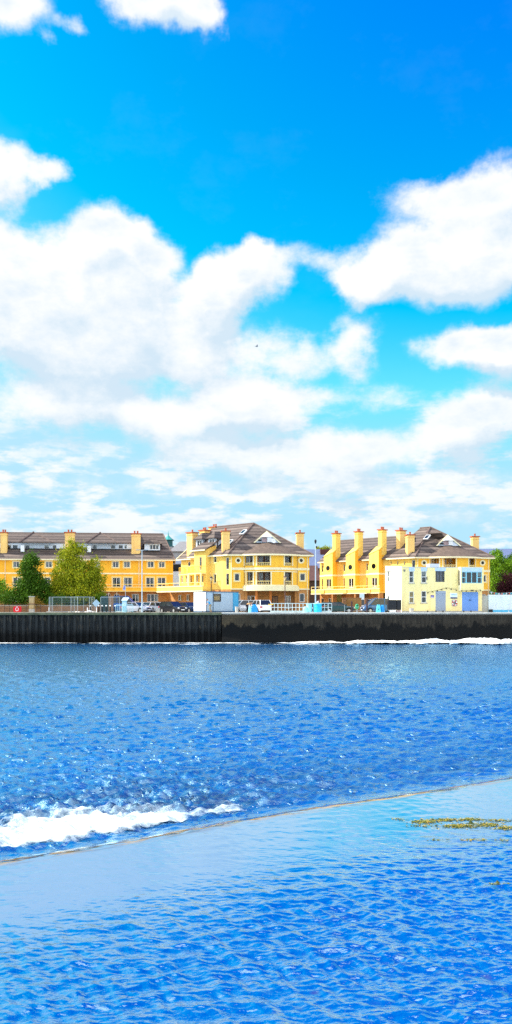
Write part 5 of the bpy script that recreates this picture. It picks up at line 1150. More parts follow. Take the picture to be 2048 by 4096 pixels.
def make_car(X, d, heading, kind, paint, label, z=-.09, group='cars parked along the quay road'):
    c = CAR[kind]; W = c['W']; L = c['L']
    root = empty('parked_car' if kind != 'van' else 'parked_van', (gx(X, d), d, GZ + z), R(heading), label=label, cat='car' if kind != 'van' else 'van', group=group)
    ws, wr_ = .31, L * .30
    # body shell: rings from sill to belt, arches left as dark wheel wells
    mb = MB(); st = c['belt']; xs = []; N_ = 30
    def belt(x):
        for (a, za), (b, zb_) in zip(st, st[1:]):
            if a <= x <= b: return za + (zb_ - za) * (x - a) / (b - a)
        return st[-1][1]
    rings = []
    for i in range(N_ + 1):
        x = -L / 2 + L * i / N_; zt = belt(x); e = min(1, (L / 2 - abs(x)) / .5); w = W * (.80 + .20 * math.sin(e * math.pi / 2)); zb_ = .22 + .12 * (1 - e)
        for ax in (-wr_, wr_):
            if abs(x - ax) < .36: zb_ = max(zb_, .31 + math.sqrt(max(0, .37 ** 2 - (x - ax) ** 2)) * .95)
        zb_ = min(zb_, zt - .08); zm = (zb_ + zt) / 2
        rings.append([(x, -w * .96, zb_), (x, -w, zm), (x, -w * .97, zt - .04), (x, -w * .86, zt), (x, 0, zt + .04), (x, w * .86, zt), (x, w * .97, zt - .04), (x, w, zm), (x, w * .96, zb_)])
    n = 9; mb.add([p for r_ in rings for p in r_], [(i * n + k, i * n + k + 1, (i + 1) * n + k + 1, (i + 1) * n + k) for i in range(N_) for k in range(n - 1)] + [tuple(range(n)), tuple(reversed(range(N_ * n, N_ * n + n)))])
    f0, f1, r1, r0, H = c['cab']; wb, wt = W * .88, W * .70
    # roof and pillars
    bz = lambda x: belt(x)
    mb.slab([(f1, -wt, H), (f1, wt, H), (r1, wt, H - .02), (r1, -wt, H - .02)], .05)
    for s_ in (-1, 1):
        for (xa, xb) in ((f0, f1), (r0, r1)): mb.tube([(xa, s_ * wb, bz(xa)), (xb, s_ * wt, H - .03)], .045, 5)
        mb.tube([((f1 + r1) / 2 + .1, s_ * wb, 1), ((f1 + r1) / 2 + .05, s_ * wt, H - .03)], .045, 5)
        mb.box(f0 - .15, f0 + .02, s_ * (W + .02), s_ * (W + .18), .98, 1.10)
    body = mb.build('body', paint, root, smooth=False, bevel=0)
    k = .985; mb = MB()
    A = [(f0, bz(f0)), (f1, H - .04), (r1, H - .05), (r0, bz(r0))]
    V = [(x, s_ * (wb if j in (0, 3) else wt) * k, z_) for s_ in (-1, 1) for j, (x, z_) in enumerate(A)]
    mb.add(V, [(0, 1, 2, 3), (7, 6, 5, 4), (0, 4, 5, 1), (3, 2, 6, 7)]); mb.build('windows', M_carglass, root)
    mb = MB(); mb.box(-L / 2 + .3, L / 2 - .3, -W * .8, W * .8, .18, .6); mb.build('underbody', M_black, root)
    for sx in (-1, 1):
        for sy in (-1, 1):
            mb = MB(); y0 = sy * (W - .20); y1 = sy * (W - .005); a, b = min(y0, y1), max(y0, y1)
            mb.lathe((sx * wr_, a, .31), [(.20, 0), (.29, 0), (.31, .03), (.31, b - a - .03), (.29, b - a), (.20, b - a)], 18, 0, 'y'); wh = mb.build('wheel', mat('tyre', (.015, .015, .015), .9), root)
            mb = MB(); yo = y1 + sy * .004; mb.lathe((sx * wr_, min(yo, yo - sy * .03), .31), [(.02, 0), (.19, .0), (.19, .03), (.02, .03)], 12, 0, 'y'); mb.build('rim', mat('alloy', (.50, .50, .50), .35, .7), wh)
    for sy in (-1, 1):
        mb = MB(); mb.ball((L / 2 - .12, sy * W * .66, .62), (.13, .17, .09)); mb.build('headlight', mat('headlight_glass', (.75, .75, .72), .1, spec=.8), root)
        mb = MB(); mb.box(-L / 2 - .02, -L / 2 + .2, sy * W * .62, sy * W * .93, .68, .86); mb.build('tail_light', mat('red_lens', (.38, .01, .01), .2), root)
    mb = MB(); mb.box(L / 2 - .03, L / 2 + .015, -.26, .26, .36, .47); mb.build('number_plate', M_white, root)
    mb = MB(); mb.box(-L / 2 - .02, -L / 2 + .05, -.26, .26, .50, .61); mb.build('number_plate', M_white, root)
    mb = MB(); mb.box(L / 2 - .06, L / 2 + .01, -W * .42, W * .42, .52, .66); mb.build('grille', M_black, root)
    return root
def paint(name, c): return mat(name, c, .22, .25, spec=.7)
pk = paint('black_car_paint', (.012, .012, .018)); sv_ = paint('silver_car_paint', (.42, .46, .55)); wh_ = paint('white_car_paint', (.72, .73, .76)); bl = paint('dark_blue_car_paint', (.015, .035, .10)); rd_ = paint('maroon_car_paint', (.10, .01, .02)); tg = paint('dark_green_car_paint', (.004, .045, .05)); vb = paint('bright_blue_paint', (.01, .14, .55)); nv = paint('blue_van_paint', (.02, .10, .26)); tl = paint('teal_car_paint', (.03, .14, .17))
make_car(546, 119.0, -32, 'saloon', sv_, 'silver saloon car beside the pale blue kiosk and lamp post')
make_car(492, 124.0, 0, 'van', vb, 'bright blue van behind the site fencing and the kiosk').scale = (1.1, 1.1, 1.22)
make_car(597, 126.0, 75, 'hatch', pk, 'black hatchback between the silver saloon and the small white car')
make_car(612, 121.0, 62, 'hatch', wh_, 'white hatchback showing its red tail lights by the tall lamp post')
make_car(645, 121.5, 150, 'hatch', sv_, 'silver hatchback behind the black estate car')
make_car(692, 115.5, -50, 'estate', pk, 'black estate car facing the river left of the site cabin')
make_car(752, 118.5, -48, 'saloon', bl, 'dark blue saloon half hidden by the sunlit end of the site cabin')
make_car(728, 126.0, -50, 'hatch', rd_, 'maroon hatchback behind the black estate car')
make_car(768, 126.0, -60, 'hatch', wh_, 'white hatchback farthest back beside the site cabin')
make_car(968, 118.0, 215, 'suv', wh_, 'white off-road car just right of the site cabin')
make_car(1040, 116.6, 112, 'suv', wh_, 'pale silver off-road car seen from behind by the white railing')
make_car(1352, 117.0, 4, 'saloon', tg, 'dark green saloon at the right end of the white railing')
make_car(1303, 123.0, 180, 'hatch', tl, 'teal hatchback seen through the right end of the white railing')
make_car(1512, 118.0, 192, 'van', nv, 'dark blue van left of the boathouse')
make_car(1462, 129.0, 180, 'van', wh_, 'white van parked behind the ochre brick wall')

# ------------------------------------------------------------------ street furniture
Q = GZ
def at(X, d): return (gx(X, d), d, GZ)
def lamp_post(X, d, Ytop, label, arms=((-.35, 0), (.35, 0)), r=.085, m=None):
    H = gz(Ytop, d) - GZ; root = empty('street_lamp', at(X, d), label=label, cat='street lamp')
    mb = MB(); mb.lathe((0, 0, 0), [(.16, 0), (.16, .04), (r * 1.5, .06), (r * 1.4, .9), (r, 1.0), (r * .6, H - .1), (r * .5, H)], 12); mb.build('pole', m or M_steel, root)
    for dx, dy in arms:
        mb = MB(); mb.tube([(0, 0, H - .08), (dx * .5, dy * .5, H - .02), (dx, dy, H)], .03, 6); a = mb.build('arm', m or M_steel, root)
        mb = MB(); mb.ball((dx * 1.45, dy * 1.45, H + .01), (.30 if dx else .1, .30 if dy else .12, .06)); mb.build('lamp_head', mat('lamp_head_grey', (.20, .24, .27), .4), root)
    return root
lamp_post(568, 110.8, 2200, 'tall pale grey lamp post with two short arms, in front of the left block')
r_ = lamp_post(1262, 111.0, 2172, 'tall grey lamp post with one dark lantern, right of the middle block', arms=())
H = gz(2172, 111) - GZ; mb = MB(); mb.lathe((0, 0, H - .1), [(.06, 0), (.12, .2), (.15, .38), (.10, .5), (.02, .55)], 8); mb.build('lamp_head', M_black, r_); mb = MB(); mb.ball((.12, 0, H - .5), (.10, .08, .13)); mb.build('camera_housing', M_black, r_)
def lantern_post(X, d, Ytop, label, m):
    H = gz(Ytop, d) - GZ; root = empty('lantern_post', at(X, d), label=label, cat='lamp post')
    mb = MB(); mb.lathe((0, 0, 0), [(.16, 0), (.14, .5), (.07, .7), (.055, H - .9), (.09, H - .85), (.05, H - .75), (.04, H - .6)], 10); mb.build('pole', m, root)
    mb = MB(); mb.lathe((0, 0, H - .6), [(.08, 0), (.22, .38), (.24, .40)], 6); lt = mb.build('lantern', mat('lantern_glass', (.62, .48, .25), .3), root)
    mb = MB(); mb.lathe((0, 0, H - .2), [(.27, 0), (.12, .13), (.05, .16), (.02, .24)], 6); mb.build('lantern_cap', m, lt)
lantern_post(845, 121.5, 2306, 'black lantern post rising behind the site cabin', M_black)
lantern_post(1140, 120.5, 2303, 'black lantern post in front of the bowed bay of the middle block', mat('dark_red_post', (.10, .05, .05), .6))
def bollard(X, Yt, d, first=[None]):
    if first[0] is None:
        h = gz(Yt, d) - GZ; root = empty('bollard', at(X, d), label='x', cat='bollard', group='black bollards with white caps'); mb = MB(); mb.lathe((0, 0, 0), [(.11, 0), (.10, .05), (.085, .1), (.085, h - .12)], 10); mb.build('post', M_black, root)
        mb = MB(); mb.ball((0, 0, h - .09), (.105, .105, .10)); mb.build('cap', M_white, root); first[0] = root; return root
    o = copy_tree(first[0]); o.location = at(X, d); return o
BL = ['behind the diamond sign, farthest left', 'just right of the diamond sign', 'second right of the diamond sign', 'third right of the diamond sign', 'nearest the quay edge', 'beside the barrier at the kiosk']
for (X, Yt, d), l_ in zip(((362, 2421, 113.5), (395, 2424, 113.0), (409, 2424, 112.6), (425, 2425, 112), (441, 2426, 111.), (461, 2424, 112.2)), BL): o = bollard(X, Yt, d); o['label'] = 'black bollard with white cap, ' + l_
for X, d, l_ in ((350, 111, 'short white post left of the diamond sign'), (386, 111, 'short white post under the diamond sign'), (196, 112.4, 'short white post at the left end of the mesh fencing')):
    mb = MB(); mb.lathe((0, 0, 0), [(.06, 0), (.06, .55), (.03, .6)], 8); thing_mesh('marker_post', mb, [M_white], at(X, d), label=l_, cat='post', group='short white marker posts')
def mesh_panel(X0, X1, d0, d1, label, H=1.95, dark=False):
    p0 = Vector((gx(X0, d0), d0)); p1 = Vector((gx(X1, d1), d1)); L = (p1 - p0).length; a = math.atan2((p1 - p0).y, (p1 - p0).x)
    root = empty('mesh_fence_panel', (p0.x, p0.y, GZ), a, label=label, cat='fence panel', group='temporary mesh fence panels')
    mb = MB(); fr = [(0, 0, .1), (0, 0, H), (L, 0, H), (L, 0, .1), (0, 0, .1)]
    for q, w in zip(fr, fr[1:]): mb.tube([q, w], .024, 6)
    mb.tube([(L / 2, 0, .1), (L / 2, 0, H)], .015, 5); mb.build('frame', M_steel, root)
    mb = MB(); n = int(L / .11); r_ = .0045
    for i in range(1, n): mb.box(L * i / n - r_, L * i / n + r_, -r_, r_, .1, H)
    for i in range(1, 8): mb.box(0, L, -r_, r_, .1 + (H - .1) * i / 8 - r_, .1 + (H - .1) * i / 8 + r_)
    mb.build('wire_mesh', mat('mesh_wire', (.18, .25, .27), .5, .5), root)
    for x_ in (0, L): mb = MB(); mb.box(x_ - .12, x_ + .12, -.32, .32, 0, .13); mb.build('foot_block', M_concrete, root)
for i, (a, b, d0, d1) in enumerate(((197, 211, 112.2, 113.6), (211, 284, 113.6, 113.2), (284, 311, 113.2, 112.2), (311, 358, 112.4, 112.8), (358, 377, 112.8, 113.8), (403, 478, 113.8, 113.4))):
    mesh_panel(a, b, d0, d1, ['narrow mesh fence panel at the left end of the row', 'widest mesh fence panel, before the olive tree', 'slanting mesh fence panel with crowded uprights', 'mesh fence panel left of the diamond sign', 'narrow mesh fence panel behind the diamond sign', 'mesh fence panel in front of the brown boarding'][i])
simple_wall('dark_hoarding', 404, 440, 116.5, 2384, None, mat('dark_green_netting', (.02, .06, .07), .9, var=.3), depth=.06, label='dark green netted hoarding beside the brown boarding', cat='hoarding')
simple_wall('board_screen', 434, 453, 115.5, 2383, None, M_planks, depth=.08, label='tall brown boarded screen left of the bright blue van', cat='screen')
def sign_post(X, d, kind, label):
    root = empty('road_sign', at(X, d), label=label, cat='sign'); g = mat('sign_back_grey', (.36, .46, .52), .45, .4)
    if kind == 'diamond':
        z = gz(2413, d) - GZ; r_ = 15.5 * d / F; mb = MB(); mb.prism([(0, -.05, z - r_), (r_, -.05, z), (0, -.05, z + r_), (-r_, -.05, z)], (0, .02, 0)); mb.build('plate', g, root, bevel=.01)
        mb = MB(); mb.tube([(0, 0, 0), (0, 0, z + r_ * .6)], .03, 8); mb.build('post', M_steel, root); mb = MB(); mb.box(-r_ * .6, r_ * .6, -.03, .0, z - .02, z + .02); mb.build('bracket', M_steel, root)
    else:
        z0, z1 = gz(2361, d) - GZ, gz(2342, d) - GZ; mb = MB(Matrix.Rotation(R(0), 4, 'Z')); mb.prism([(-.36, -.05, z0), (-.04, -.05, z0), (.03, -.05, z1), (-.22, -.05, z1)], (0, .02, 0)); mb.build('plate', mat('sign_lilac_grey', (.40, .42, .62), .5), root)
        mb = MB(); mb.prism([(-.28, -.055, z0 + .12), (-.10, -.055, z0 + .12), (-.06, -.055, z1 - .1), (-.20, -.055, z1 - .1)], (0, .005, 0)); mb.build('symbol', mat('sign_symbol', (.15, .15, .45), .5), root)
        mb = MB(); mb.tube([(0, 0, 0), (0, 0, z1)], .025, 8); mb.build('post', M_steel, root)
sign_post(385, 111.2, 'diamond', 'blank pale grey diamond road sign seen from behind'); sign_post(502, 111.6, 'rect', 'small tilted lilac-grey sign on a thin post above the kiosk')
def kiosk():
    d = 111.3; f = Frame(gx(489, d), d, 10); root = f.root('kiosk', label='narrow pale blue kiosk with sloping white roof beside the silver saloon', cat='kiosk'); w = .56
    mb = MB(); mb.box(0, w, 0, .6, .0, 1.55); mb.build('body', M_cyanpaint, root)
    mb = MB(); mb.slab([(-.12, -.15, 1.52), (w + .05, -.15, 1.52), (w + .32, .75, 1.88), (.15, .75, 1.88)], .07); mb.build('roof', mat('kiosk_roof', (.62, .74, .80), .4), root)
    mb = MB(); mb.box(.06, w - .06, -.015, 0, .8, 1.35); mb.build('panel', mat('kiosk_panel', (.50, .66, .74), .3), root)
    mb = MB(); mb.box(.1, w - .1, -.02, 0, .15, .7); mb.build('door', mat('kiosk_door', (.28, .52, .62), .5), root)
kiosk()
def barrier(X0, X1, d0, d1, H, label, m, step=.13, name='pedestrian_barrier', cat='barrier', rails=(0.12,), group=None):
    p0 = Vector((gx(X0, d0), d0)); p1 = Vector((gx(X1, d1), d1)); L = (p1 - p0).length; a = math.atan2((p1 - p0).y, (p1 - p0).x)
    root = empty(name, (p0.x, p0.y, GZ), a, label=label, cat=cat, group=group); mb = MB()
    mb.tube([(0, 0, 0), (0, 0, H - .05), (.05, 0, H), (L - .05, 0, H), (L, 0, H - .05), (L, 0, 0)], .028, 8)
    for z_ in rails: mb.tube([(0, 0, z_), (L, 0, z_)], .022, 6)
    mb.build('frame', m, root); mb = MB(); n = int(L / step)
    for i in range(1, n): mb.tube([(L * i / n, 0, rails[0]), (L * i / n, 0, H)], .010 if step < .2 else .018, 5)
    mb.build('bars', m, root); return root
barrier(463, 497, 111.8, 110.9, .92, 'pale blue pedestrian barrier left of the kiosk', M_cyanpaint, .3, group='pale blue barriers round the kiosk'); barrier(503, 532, 111.1, 111.1, .96, 'closely barred pale blue barrier right of the kiosk', M_cyanpaint, .085, group='pale blue barriers round the kiosk')
# thin dark railing at the far left
def dark_rail():
    d = 111.6; x0, x1 = gx(-40, d), gx(166, d); root = empty('railing', (x0, d, GZ), label='thin dark railing along the quay at the far left', cat='railing'); L = x1 - x0; mb = MB()
    mb.tube([(0, 0, 1.0), (L, 0, 1.0)], .02, 6); mb.tube([(0, 0, .52), (L, 0, .52)], .012, 6); mb.build('rails', M_black, root)
    for X in (-35, 18, 38, 105, 147, 163): mb = MB(); mb.tube([(gx(X, d) - x0, 0, 0), (gx(X, d) - x0, 0, 1.02)], .025, 6); mb.build('post', M_black, root)
dark_rail()
def white_rail():
    d = 111.3; x0, x1 = gx(1083, d), gx(1327, d); root = empty('railing', (x0, d, GZ), label='long pale two-rail grid railing along the quay, behind the cyan drums', cat='railing'); L = x1 - x0; H = 1.12
    mb = MB()
    for z_ in (H, .62, .16): mb.box(0, L, -.03, .03, z_ - .035, z_ + .035)
    mb.build('rails', M_rail, root); n = 17
    for i in range(n + 1): mb = MB(); x_ = L * i / n; k = .032 if i % 2 else .042; mb.box(x_ - k, x_ + k, -.032 if i % 2 else -.036, .034, .0 if i % 2 == 0 else .13, H + .03); mb.build('post', M_rail, root)
    mb = MB(); mb.box(-.32, .32, -.08, -.04, H - .18, H - .06); mb.build('end_bar', mat('yellow_bar', (.80, .50, .04), .5), root)
    mb = MB(); mb.box(0, L, .20, .45, .0, .12); mb.build('kerb_foot', M_rail, root)
white_rail()
def chain_rail():
    for X, Yt, l_ in ((1407, 2403, 'dark post with chain, left of the green litter bin'), (1468, 2397, 'dark post with chain in front of the blue van')):
        d = 111.4; mb = MB(); h = gz(Yt, d) - GZ; mb.lathe((0, 0, 0), [(.10, 0), (.10, h - .15), (.06, h - .08), (.03, h)], 10); thing_mesh('mooring_post', mb, [mat('dark_wood_post', (.035, .018, .025), .8)], at(X, d), label=l_, cat='post', group='dark posts joined by a chain')
    d = 111.45; mb = MB(); x0 = gx(1378, d)
    for a, b in ((1378, 1407), (1407, 1468), (1468, 1509)):
        for z_ in (.28, .72): mb.tube([(gx(a + (b - a) * t / 6, d) - x0, 0, z_ - .05 * (1 - (t / 3 - 1) ** 2)) for t in range(7)], .014, 5)
    for z_x in (1378, 1509): mb.tube([(gx(z_x, d) - x0, 0, 0), (gx(z_x, d) - x0, 0, .95)], .02, 6)
    thing_mesh('chain_railing', mb, [M_steel], (x0, d, GZ), label='thin steel chain railing in front of the dark green car and ochre wall', cat='railing')
chain_rail()
def lifebuoy_box():
    d = 110.75; w = 29 * d / F; h = 22 * d / F; root = empty('lifebuoy_housing', at(69.5, d), label='red lifebuoy housing with white horseshoe mark on the quay edge', cat='lifebuoy box'); rd = mat('buoy_red', (.62, .006, .012), .35, var=.05)
    mb = MB(); z0 = .05; k = .16
    out = [(-w / 2 + k * .4, z0), (w / 2 - k * .4, z0), (w / 2, z0 + k), (w / 2, z0 + h - k), (w / 2 - k * .6, z0 + h), (-w / 2 + k * .6, z0 + h), (-w / 2, z0 + h - k), (-w / 2, z0 + k)]
    mb.prism([(x, -.15, z) for x, z in out], (0, .3, 0)); mb.build('housing', rd, root, bevel=.03)
    mb = MB(); ce = z0 + h * .48; pts = [(.17 * math.cos(a), -.17, ce + .20 * math.sin(a)) for a in [R(q) for q in range(-235, 56, 20)]]
    mb.tube(pts, .035, 6); mb.build('horseshoe_mark', M_white, root)
    mb = MB(); mb.box(-.12, .12, -.18, -.15, z0 + h - .12, z0 + h - .04); mb.build('label_plate', M_white, root)
    mb = MB(); mb.box(-.05, .05, -.02, .02, 0, z0 + .02); mb.build('foot', M_steel, root)
lifebuoy_box()
def tapered(X, d, r0, r1, h, m, label, name='planter', cat='planter', seg=16, group=None):
    mb = MB(); mb.lathe((0, 0, 0), [(r0, 0), (r1, h - .06), (r1 + .03, h - .05), (r1 + .03, h), (r1 - .06, h), (r1 - .08, h - .08)], seg); return thing_mesh(name, mb, [m], at(X, d), label=label, cat=cat, group=group)
tapered(632, 110.8, .24, .25, .58, M_concrete, 'square-looking concrete tub in front of the white hatchback', seg=14, group='concrete tubs on the quay edge'); tapered(947, 110.7, .19, .22, .72, M_concrete, 'concrete tub at the right corner of the site cabin', group='concrete tubs on the quay edge'); tapered(1646, 110.8, .25, .29, .52, M_concrete, 'concrete tub under the ground-floor windows of the boathouse', group='concrete tubs on the quay edge')
cy = mat('cyan_plastic', (.02, .46, .72), .4, var=.12); cy2 = mat('bright_blue_plastic', (.015, .28, .66), .45, var=.15); cyw = mat('pale_cyan_plastic', (.30, .68, .78), .4, var=.15)
def drum(X, d, r, h, m, label, lean=0.):
    root = empty('water_drum', at(X, d), label=label, cat='drum', group='cyan drums on the quay'); mb = MB(); mb.lathe((0, 0, 0), [(r * .92, 0), (r, .05), (r, h * .30), (r * 1.04, h * .33), (r, h * .36), (r, h * .62), (r * 1.04, h * .65), (r, h * .68), (r, h * .86), (r * .90, h * .92)], 20); mb.build('body', m, root, smooth=False)
    mb = MB(); mb.lathe((0, 0, h * .90), [(r * 1.06, 0), (r * 1.06, h * .08), (r * .6, h * .10)], 20); mb.build('lid', cyw, root); root.rotation_euler.y = R(lean)
drum(1271, 110.7, .50, 1.16, cy, 'largest cyan drum at the foot of the tall lamp post'); drum(1237, 111.0, .36, 1.05, cyw, 'paler cyan drum next to the largest one')
def sack(X, d, sx, sz, m, label, name='tarpaulin_bundle', seed=1):
    mb = MB(); q = random.Random(seed); vs = []; seg, rg = 18, 10
    for i in range(rg + 1):
        for k in range(seg):
            a = 2 * math.pi * k / seg; ph = math.pi / 2 * i / rg; n_ = 1 + .10 * math.sin(a * 3 + seed) + .08 * q.uniform(-1, 1)
            vs.append((sx * math.cos(ph) ** .6 * math.cos(a) * n_ if i < rg else 0, sx * .8 * math.cos(ph) ** .6 * math.sin(a) * n_ if i < rg else 0, sz * math.sin(ph) * (1 + .05 * q.uniform(-1, 1))))
    mb.add(vs, [(i * seg + k, i * seg + (k + 1) % seg, (i + 1) * seg + (k + 1) % seg, (i + 1) * seg + k) for i in range(rg) for k in range(seg)])
    thing_mesh(name, mb, [m], at(X, d), smooth=True, label=label, cat='bundle', group='blue bundles on the quay')
sack(1017, 110.8, .42, .98, cy2, 'bright blue rounded bundle the bending person leans over', seed=2); sack(1000, 110.6, .20, .80, cyw, 'pale blue crumpled bundle against the bright blue one', seed=3); sack(1222, 110.8, .32, .70, cyw, 'pale cyan crumpled bundle left of the cyan drums', seed=4); sack(1530, 110.9, .30, .92, cy2, 'blue bundle between the cyan barrier and the boathouse', seed=6)
mb = MB(); mb.prism([(-.30, -.2, 0), (.30, -.2, 0), (.16, -.2, .92), (-.16, -.2, .92)], (0, .4, 0)); mb.box(-.04, .04, -.22, -.2, .30, .46, 1); mb.box(-.17, .17, -.22, .22, .93, .98, 0)
thing_mesh('plastic_barrier', mb, [mat('aqua_plastic', (.12, .66, .76), .4, var=.08), M_black], at(1514, 110.8), label='pale cyan tapered plastic barrier left of the boathouse', cat='barrier')
root = empty('litter_bin', at(1428, 112.5), label='round green litter bin on a short stand before the ochre wall', cat='litter bin'); gr = mat('bin_green', (.01, .30, .14), .5, var=.15)
mb = MB(); mb.ball((0, 0, .72), (.25, .25, .36), 0, 14, 10); mb.build('bin', gr, root, smooth=True); mb = MB(); mb.lathe((0, 0, 0), [(.16, 0), (.04, .06), (.04, .4)], 8); mb.build('stand', M_steel, root); mb = MB(); mb.box(-.14, .14, -.27, -.18, .80, .90); mb.build('slot', M_black, root)
# black tanks at the side of the boathouse
mb = MB(); mb.box(0, 1.10, 0, .9, 0, 1.28); thing_mesh('storage_tank', mb, [M_black], (gx(1551, 111.2), 111.0, GZ + .30), label='wider black storage box against the sunlit side of the boathouse', cat='storage box', bevel=.08, group='black storage boxes'); mb = MB(); mb.box(0, .56, 0, .9, 0, 1.30)
thing_mesh('storage_tank', mb, [M_black], (gx(1587, 111.2), 111.0, GZ + .28), label='narrower black storage box next to the boathouse corner', cat='storage box', bevel=.08, group='black storage boxes')
mb = MB(); mb.box(0, .85, 0, .8, 0, .295); thing_mesh('plinth_block', mb, [M_white], (gx(1556, 111.2), 111.05, GZ), label='white plinth under the wider black storage box', cat='plinth'); mb = MB(); mb.box(0, .55, 0, .8, 0, .275); thing_mesh('plinth_block', mb, [mat('mauve_plinth', (.42, .32, .32), .8)], (gx(1586, 111.2), 111.1, GZ), label='mauve plinth under the narrower black storage box', cat='plinth')
mb = MB(); mb.box(-.24, .24, -.15, .2, 0, .34); mb.box(-.27, .27, -.18, .23, .345, .38); thing_mesh('black_crate', mb, [M_black], at(1963, 112.4), label='black crate at the foot of the white yard wall', cat='crate', bevel=.02)
root = empty('globe_lamp', at(2035, 112.6), label='white globe lamp on a slim post before the white yard wall', cat='lamp'); h = gz(2394, 112.6) - GZ
mb = MB(); mb.tube([(0, 0, 0), (0, 0, h - .1)], .035, 8); mb.lathe((0, 0, 0), [(.12, 0), (.05, .12)], 10); mb.build('post', mat('pale_post', (.55, .66, .72), .5), root); mb = MB(); mb.ball((0, 0, h), (.15, .15, .11)); mb.build('globe', M_white, root, smooth=True)
def cleat(X, d, label):
    mb = MB(); mb.lathe((0, 0, 0), [(.10, 0), (.08, .05), (.06, .12), (.11, .16), (.11, .2), (.03, .22)], 10); thing_mesh('mooring_bollard', mb, [M_black], at(X, d), label=label, cat='mooring bollard', group='small black mooring bollards')
for X, l_ in ((1544, 'left of the pair by the sunlit side wall'), (1555, 'right of the pair by the sunlit side wall'), (1710, 'between the upper-window column and the grey door'), (1744, 'at the foot of the grey door'), (1772, 'below the right side of the grey door'), (1855, 'at the left foot of the blue garage door'), (1884, 'at the middle foot of the blue garage door'), (687, 'in front of the black estate car'), (600, 'just right of the tall pale lamp post')): cleat(X, 110.35, 'small black mooring bollard, ' + l_)
# rubble on the left quay
M_rock = mat('pale_rubble', (.62, .58, .54), .9, var=.2)
for i, (X, s_) in enumerate(((306, .14), (316, .12), (343, .13), (358, .28), (372, .14))):
    bm = bmesh.new(); bmesh.ops.create_icosphere(bm, subdivisions=2, radius=1)
    for v in bm.verts: v.co = Vector((v.co.x * s_ * 1.2, v.co.y * s_, max(v.co.z, -.3) * s_ * .75)) * (1 + .25 * (mnoise.noise(v.co * 1.7 + Vector((i * 5, 0, 0)))))
    me = bpy.data.meshes.new('rubble_stone'); bm.to_mesh(me); bm.free(); me.materials.append(M_rock); o = bpy.data.objects.new('rubble_stone', me); COL.objects.link(o); o.location = (gx(X, 111.2), 111.2, GZ + s_ * .2)
    tag(o, 'pale rubble stone, ' + ['leftmost of the five under the mesh fencing', 'second from the left under the mesh fencing', 'left of the largest stone', 'largest, beside the diamond sign', 'right of the largest stone'][i], 'stone', 'rubble stones on the left quay')
# bunting over the white yard wall
def bunting():
    d = 114.2; x0 = gx(1960, d); z0 = gz(2366, d) - GZ; root = empty('bunting', (x0, d, GZ + z0), label='string of small coloured flags above the white yard wall', cat='bunting'); mb = MB(); pts = [(gx(1960 + 12 * i, d) - x0, 0, -.12 * math.sin(i * .6) - i * .035) for i in range(14)]; mb.tube(pts, .012, 4); mb.build('cord', M_white, root)
    cs = [(.02, .25, .2), (.7, .7, .7), (.02, .02, .03), (.6, .1, .05), (.1, .45, .55)]
    for i in range(26):
        a = Vector(pts[i // 2]).lerp(Vector(pts[i // 2 + 1]), (i % 2) * .5) if i // 2 < 13 else Vector(pts[-1]); c = cs[i % 5]; mb = MB(); mb.prism([(a.x - .12, 0, a.z - .01), (a.x + .12, 0, a.z - .01), (a.x, 0, a.z - .34)], (0, .01, 0)); mb.build('flag', mat('flag_%s' % ['teal', 'white', 'black', 'red', 'aqua'][i % 5], c, .8), root)
bunting()
# weed caught in the pool above the weir, and a bird
def weeds():
    wm = mat('river_weed', (.20, .21, .03), .8, var=.4, scale=6); wd = mat('dark_weed', (.05, .07, .015), .8, var=.3)
    q = random.Random(4); mats = [wm, wd, mat('straw_weed', (.55, .38, .06), .8)]; mb = MB()
    def px(X, Y): d = (CZ - .36) * F / (Y - HY); return (X - 1024) / F * d, d
    for (X, Y, rx, ry, n) in [(1700,3285,60,8,150),(1780,3278,60,6,110),(1830,3302,75,9,200),(1880,3276,60,6,90),(1950,3298,60,9,140),(2020,3310,40,8,100),(1990,3280,60,5,60),(1590,3276,26,4,14),(1690,3302,50,4,24),(1740,3358,40,2,14),(1900,3358,80,3,36),(2010,3358,30,4,12),(1985,3534,60,3,16)]:
        for _ in range(n * 2):
            x, y = px(X + q.gauss(0, rx * .5), Y + q.gauss(0, ry * .5)); a = q.uniform(-.5, .5) + (3.14 if q.random() < .5 else 0); l = q.uniform(.015, .07); w = q.uniform(.006, .016); z = .352 + q.uniform(-.004, .012)
            c, s_ = math.cos(a), math.sin(a); t = q.uniform(0, .012); mb.add([(x, y, z), (x + l * c * .5 - w * s_, y + l * s_ * .5 + w * c, z + t), (x + l * c, y + l * s_, z - .004), (x + l * c * .5 + w * s_, y + l * s_ * .5 - w * c, z + t)], [(0, 1, 2, 3)], q.choice((0, 0, 0, 1, 2)))
    tag(mb.build('river_weed', mats), kind='stuff', label='yellow-green water weed floating in the calm pool at the right', cat='weed')
    for X, Y, s_, l_ in ((1883, 3296, .06, 'dark pointed leaf standing out of the floating weed'), (1990, 3532, .035, 'tiny dark leaf afloat near the right edge of the pool')):
        x, y = px(X, Y); mb = MB(); mb.add([(-s_, 0, 0), (0, -.02, .0), (s_ * 1.1, 0, .005), (0, .02, s_ * 1.1)], [(0, 1, 3), (1, 2, 3), (0, 3, 2), (0, 2, 1)]); thing_mesh('floating_leaf', mb, [wd], (x, y, .36), label=l_, cat='leaf')
weeds()
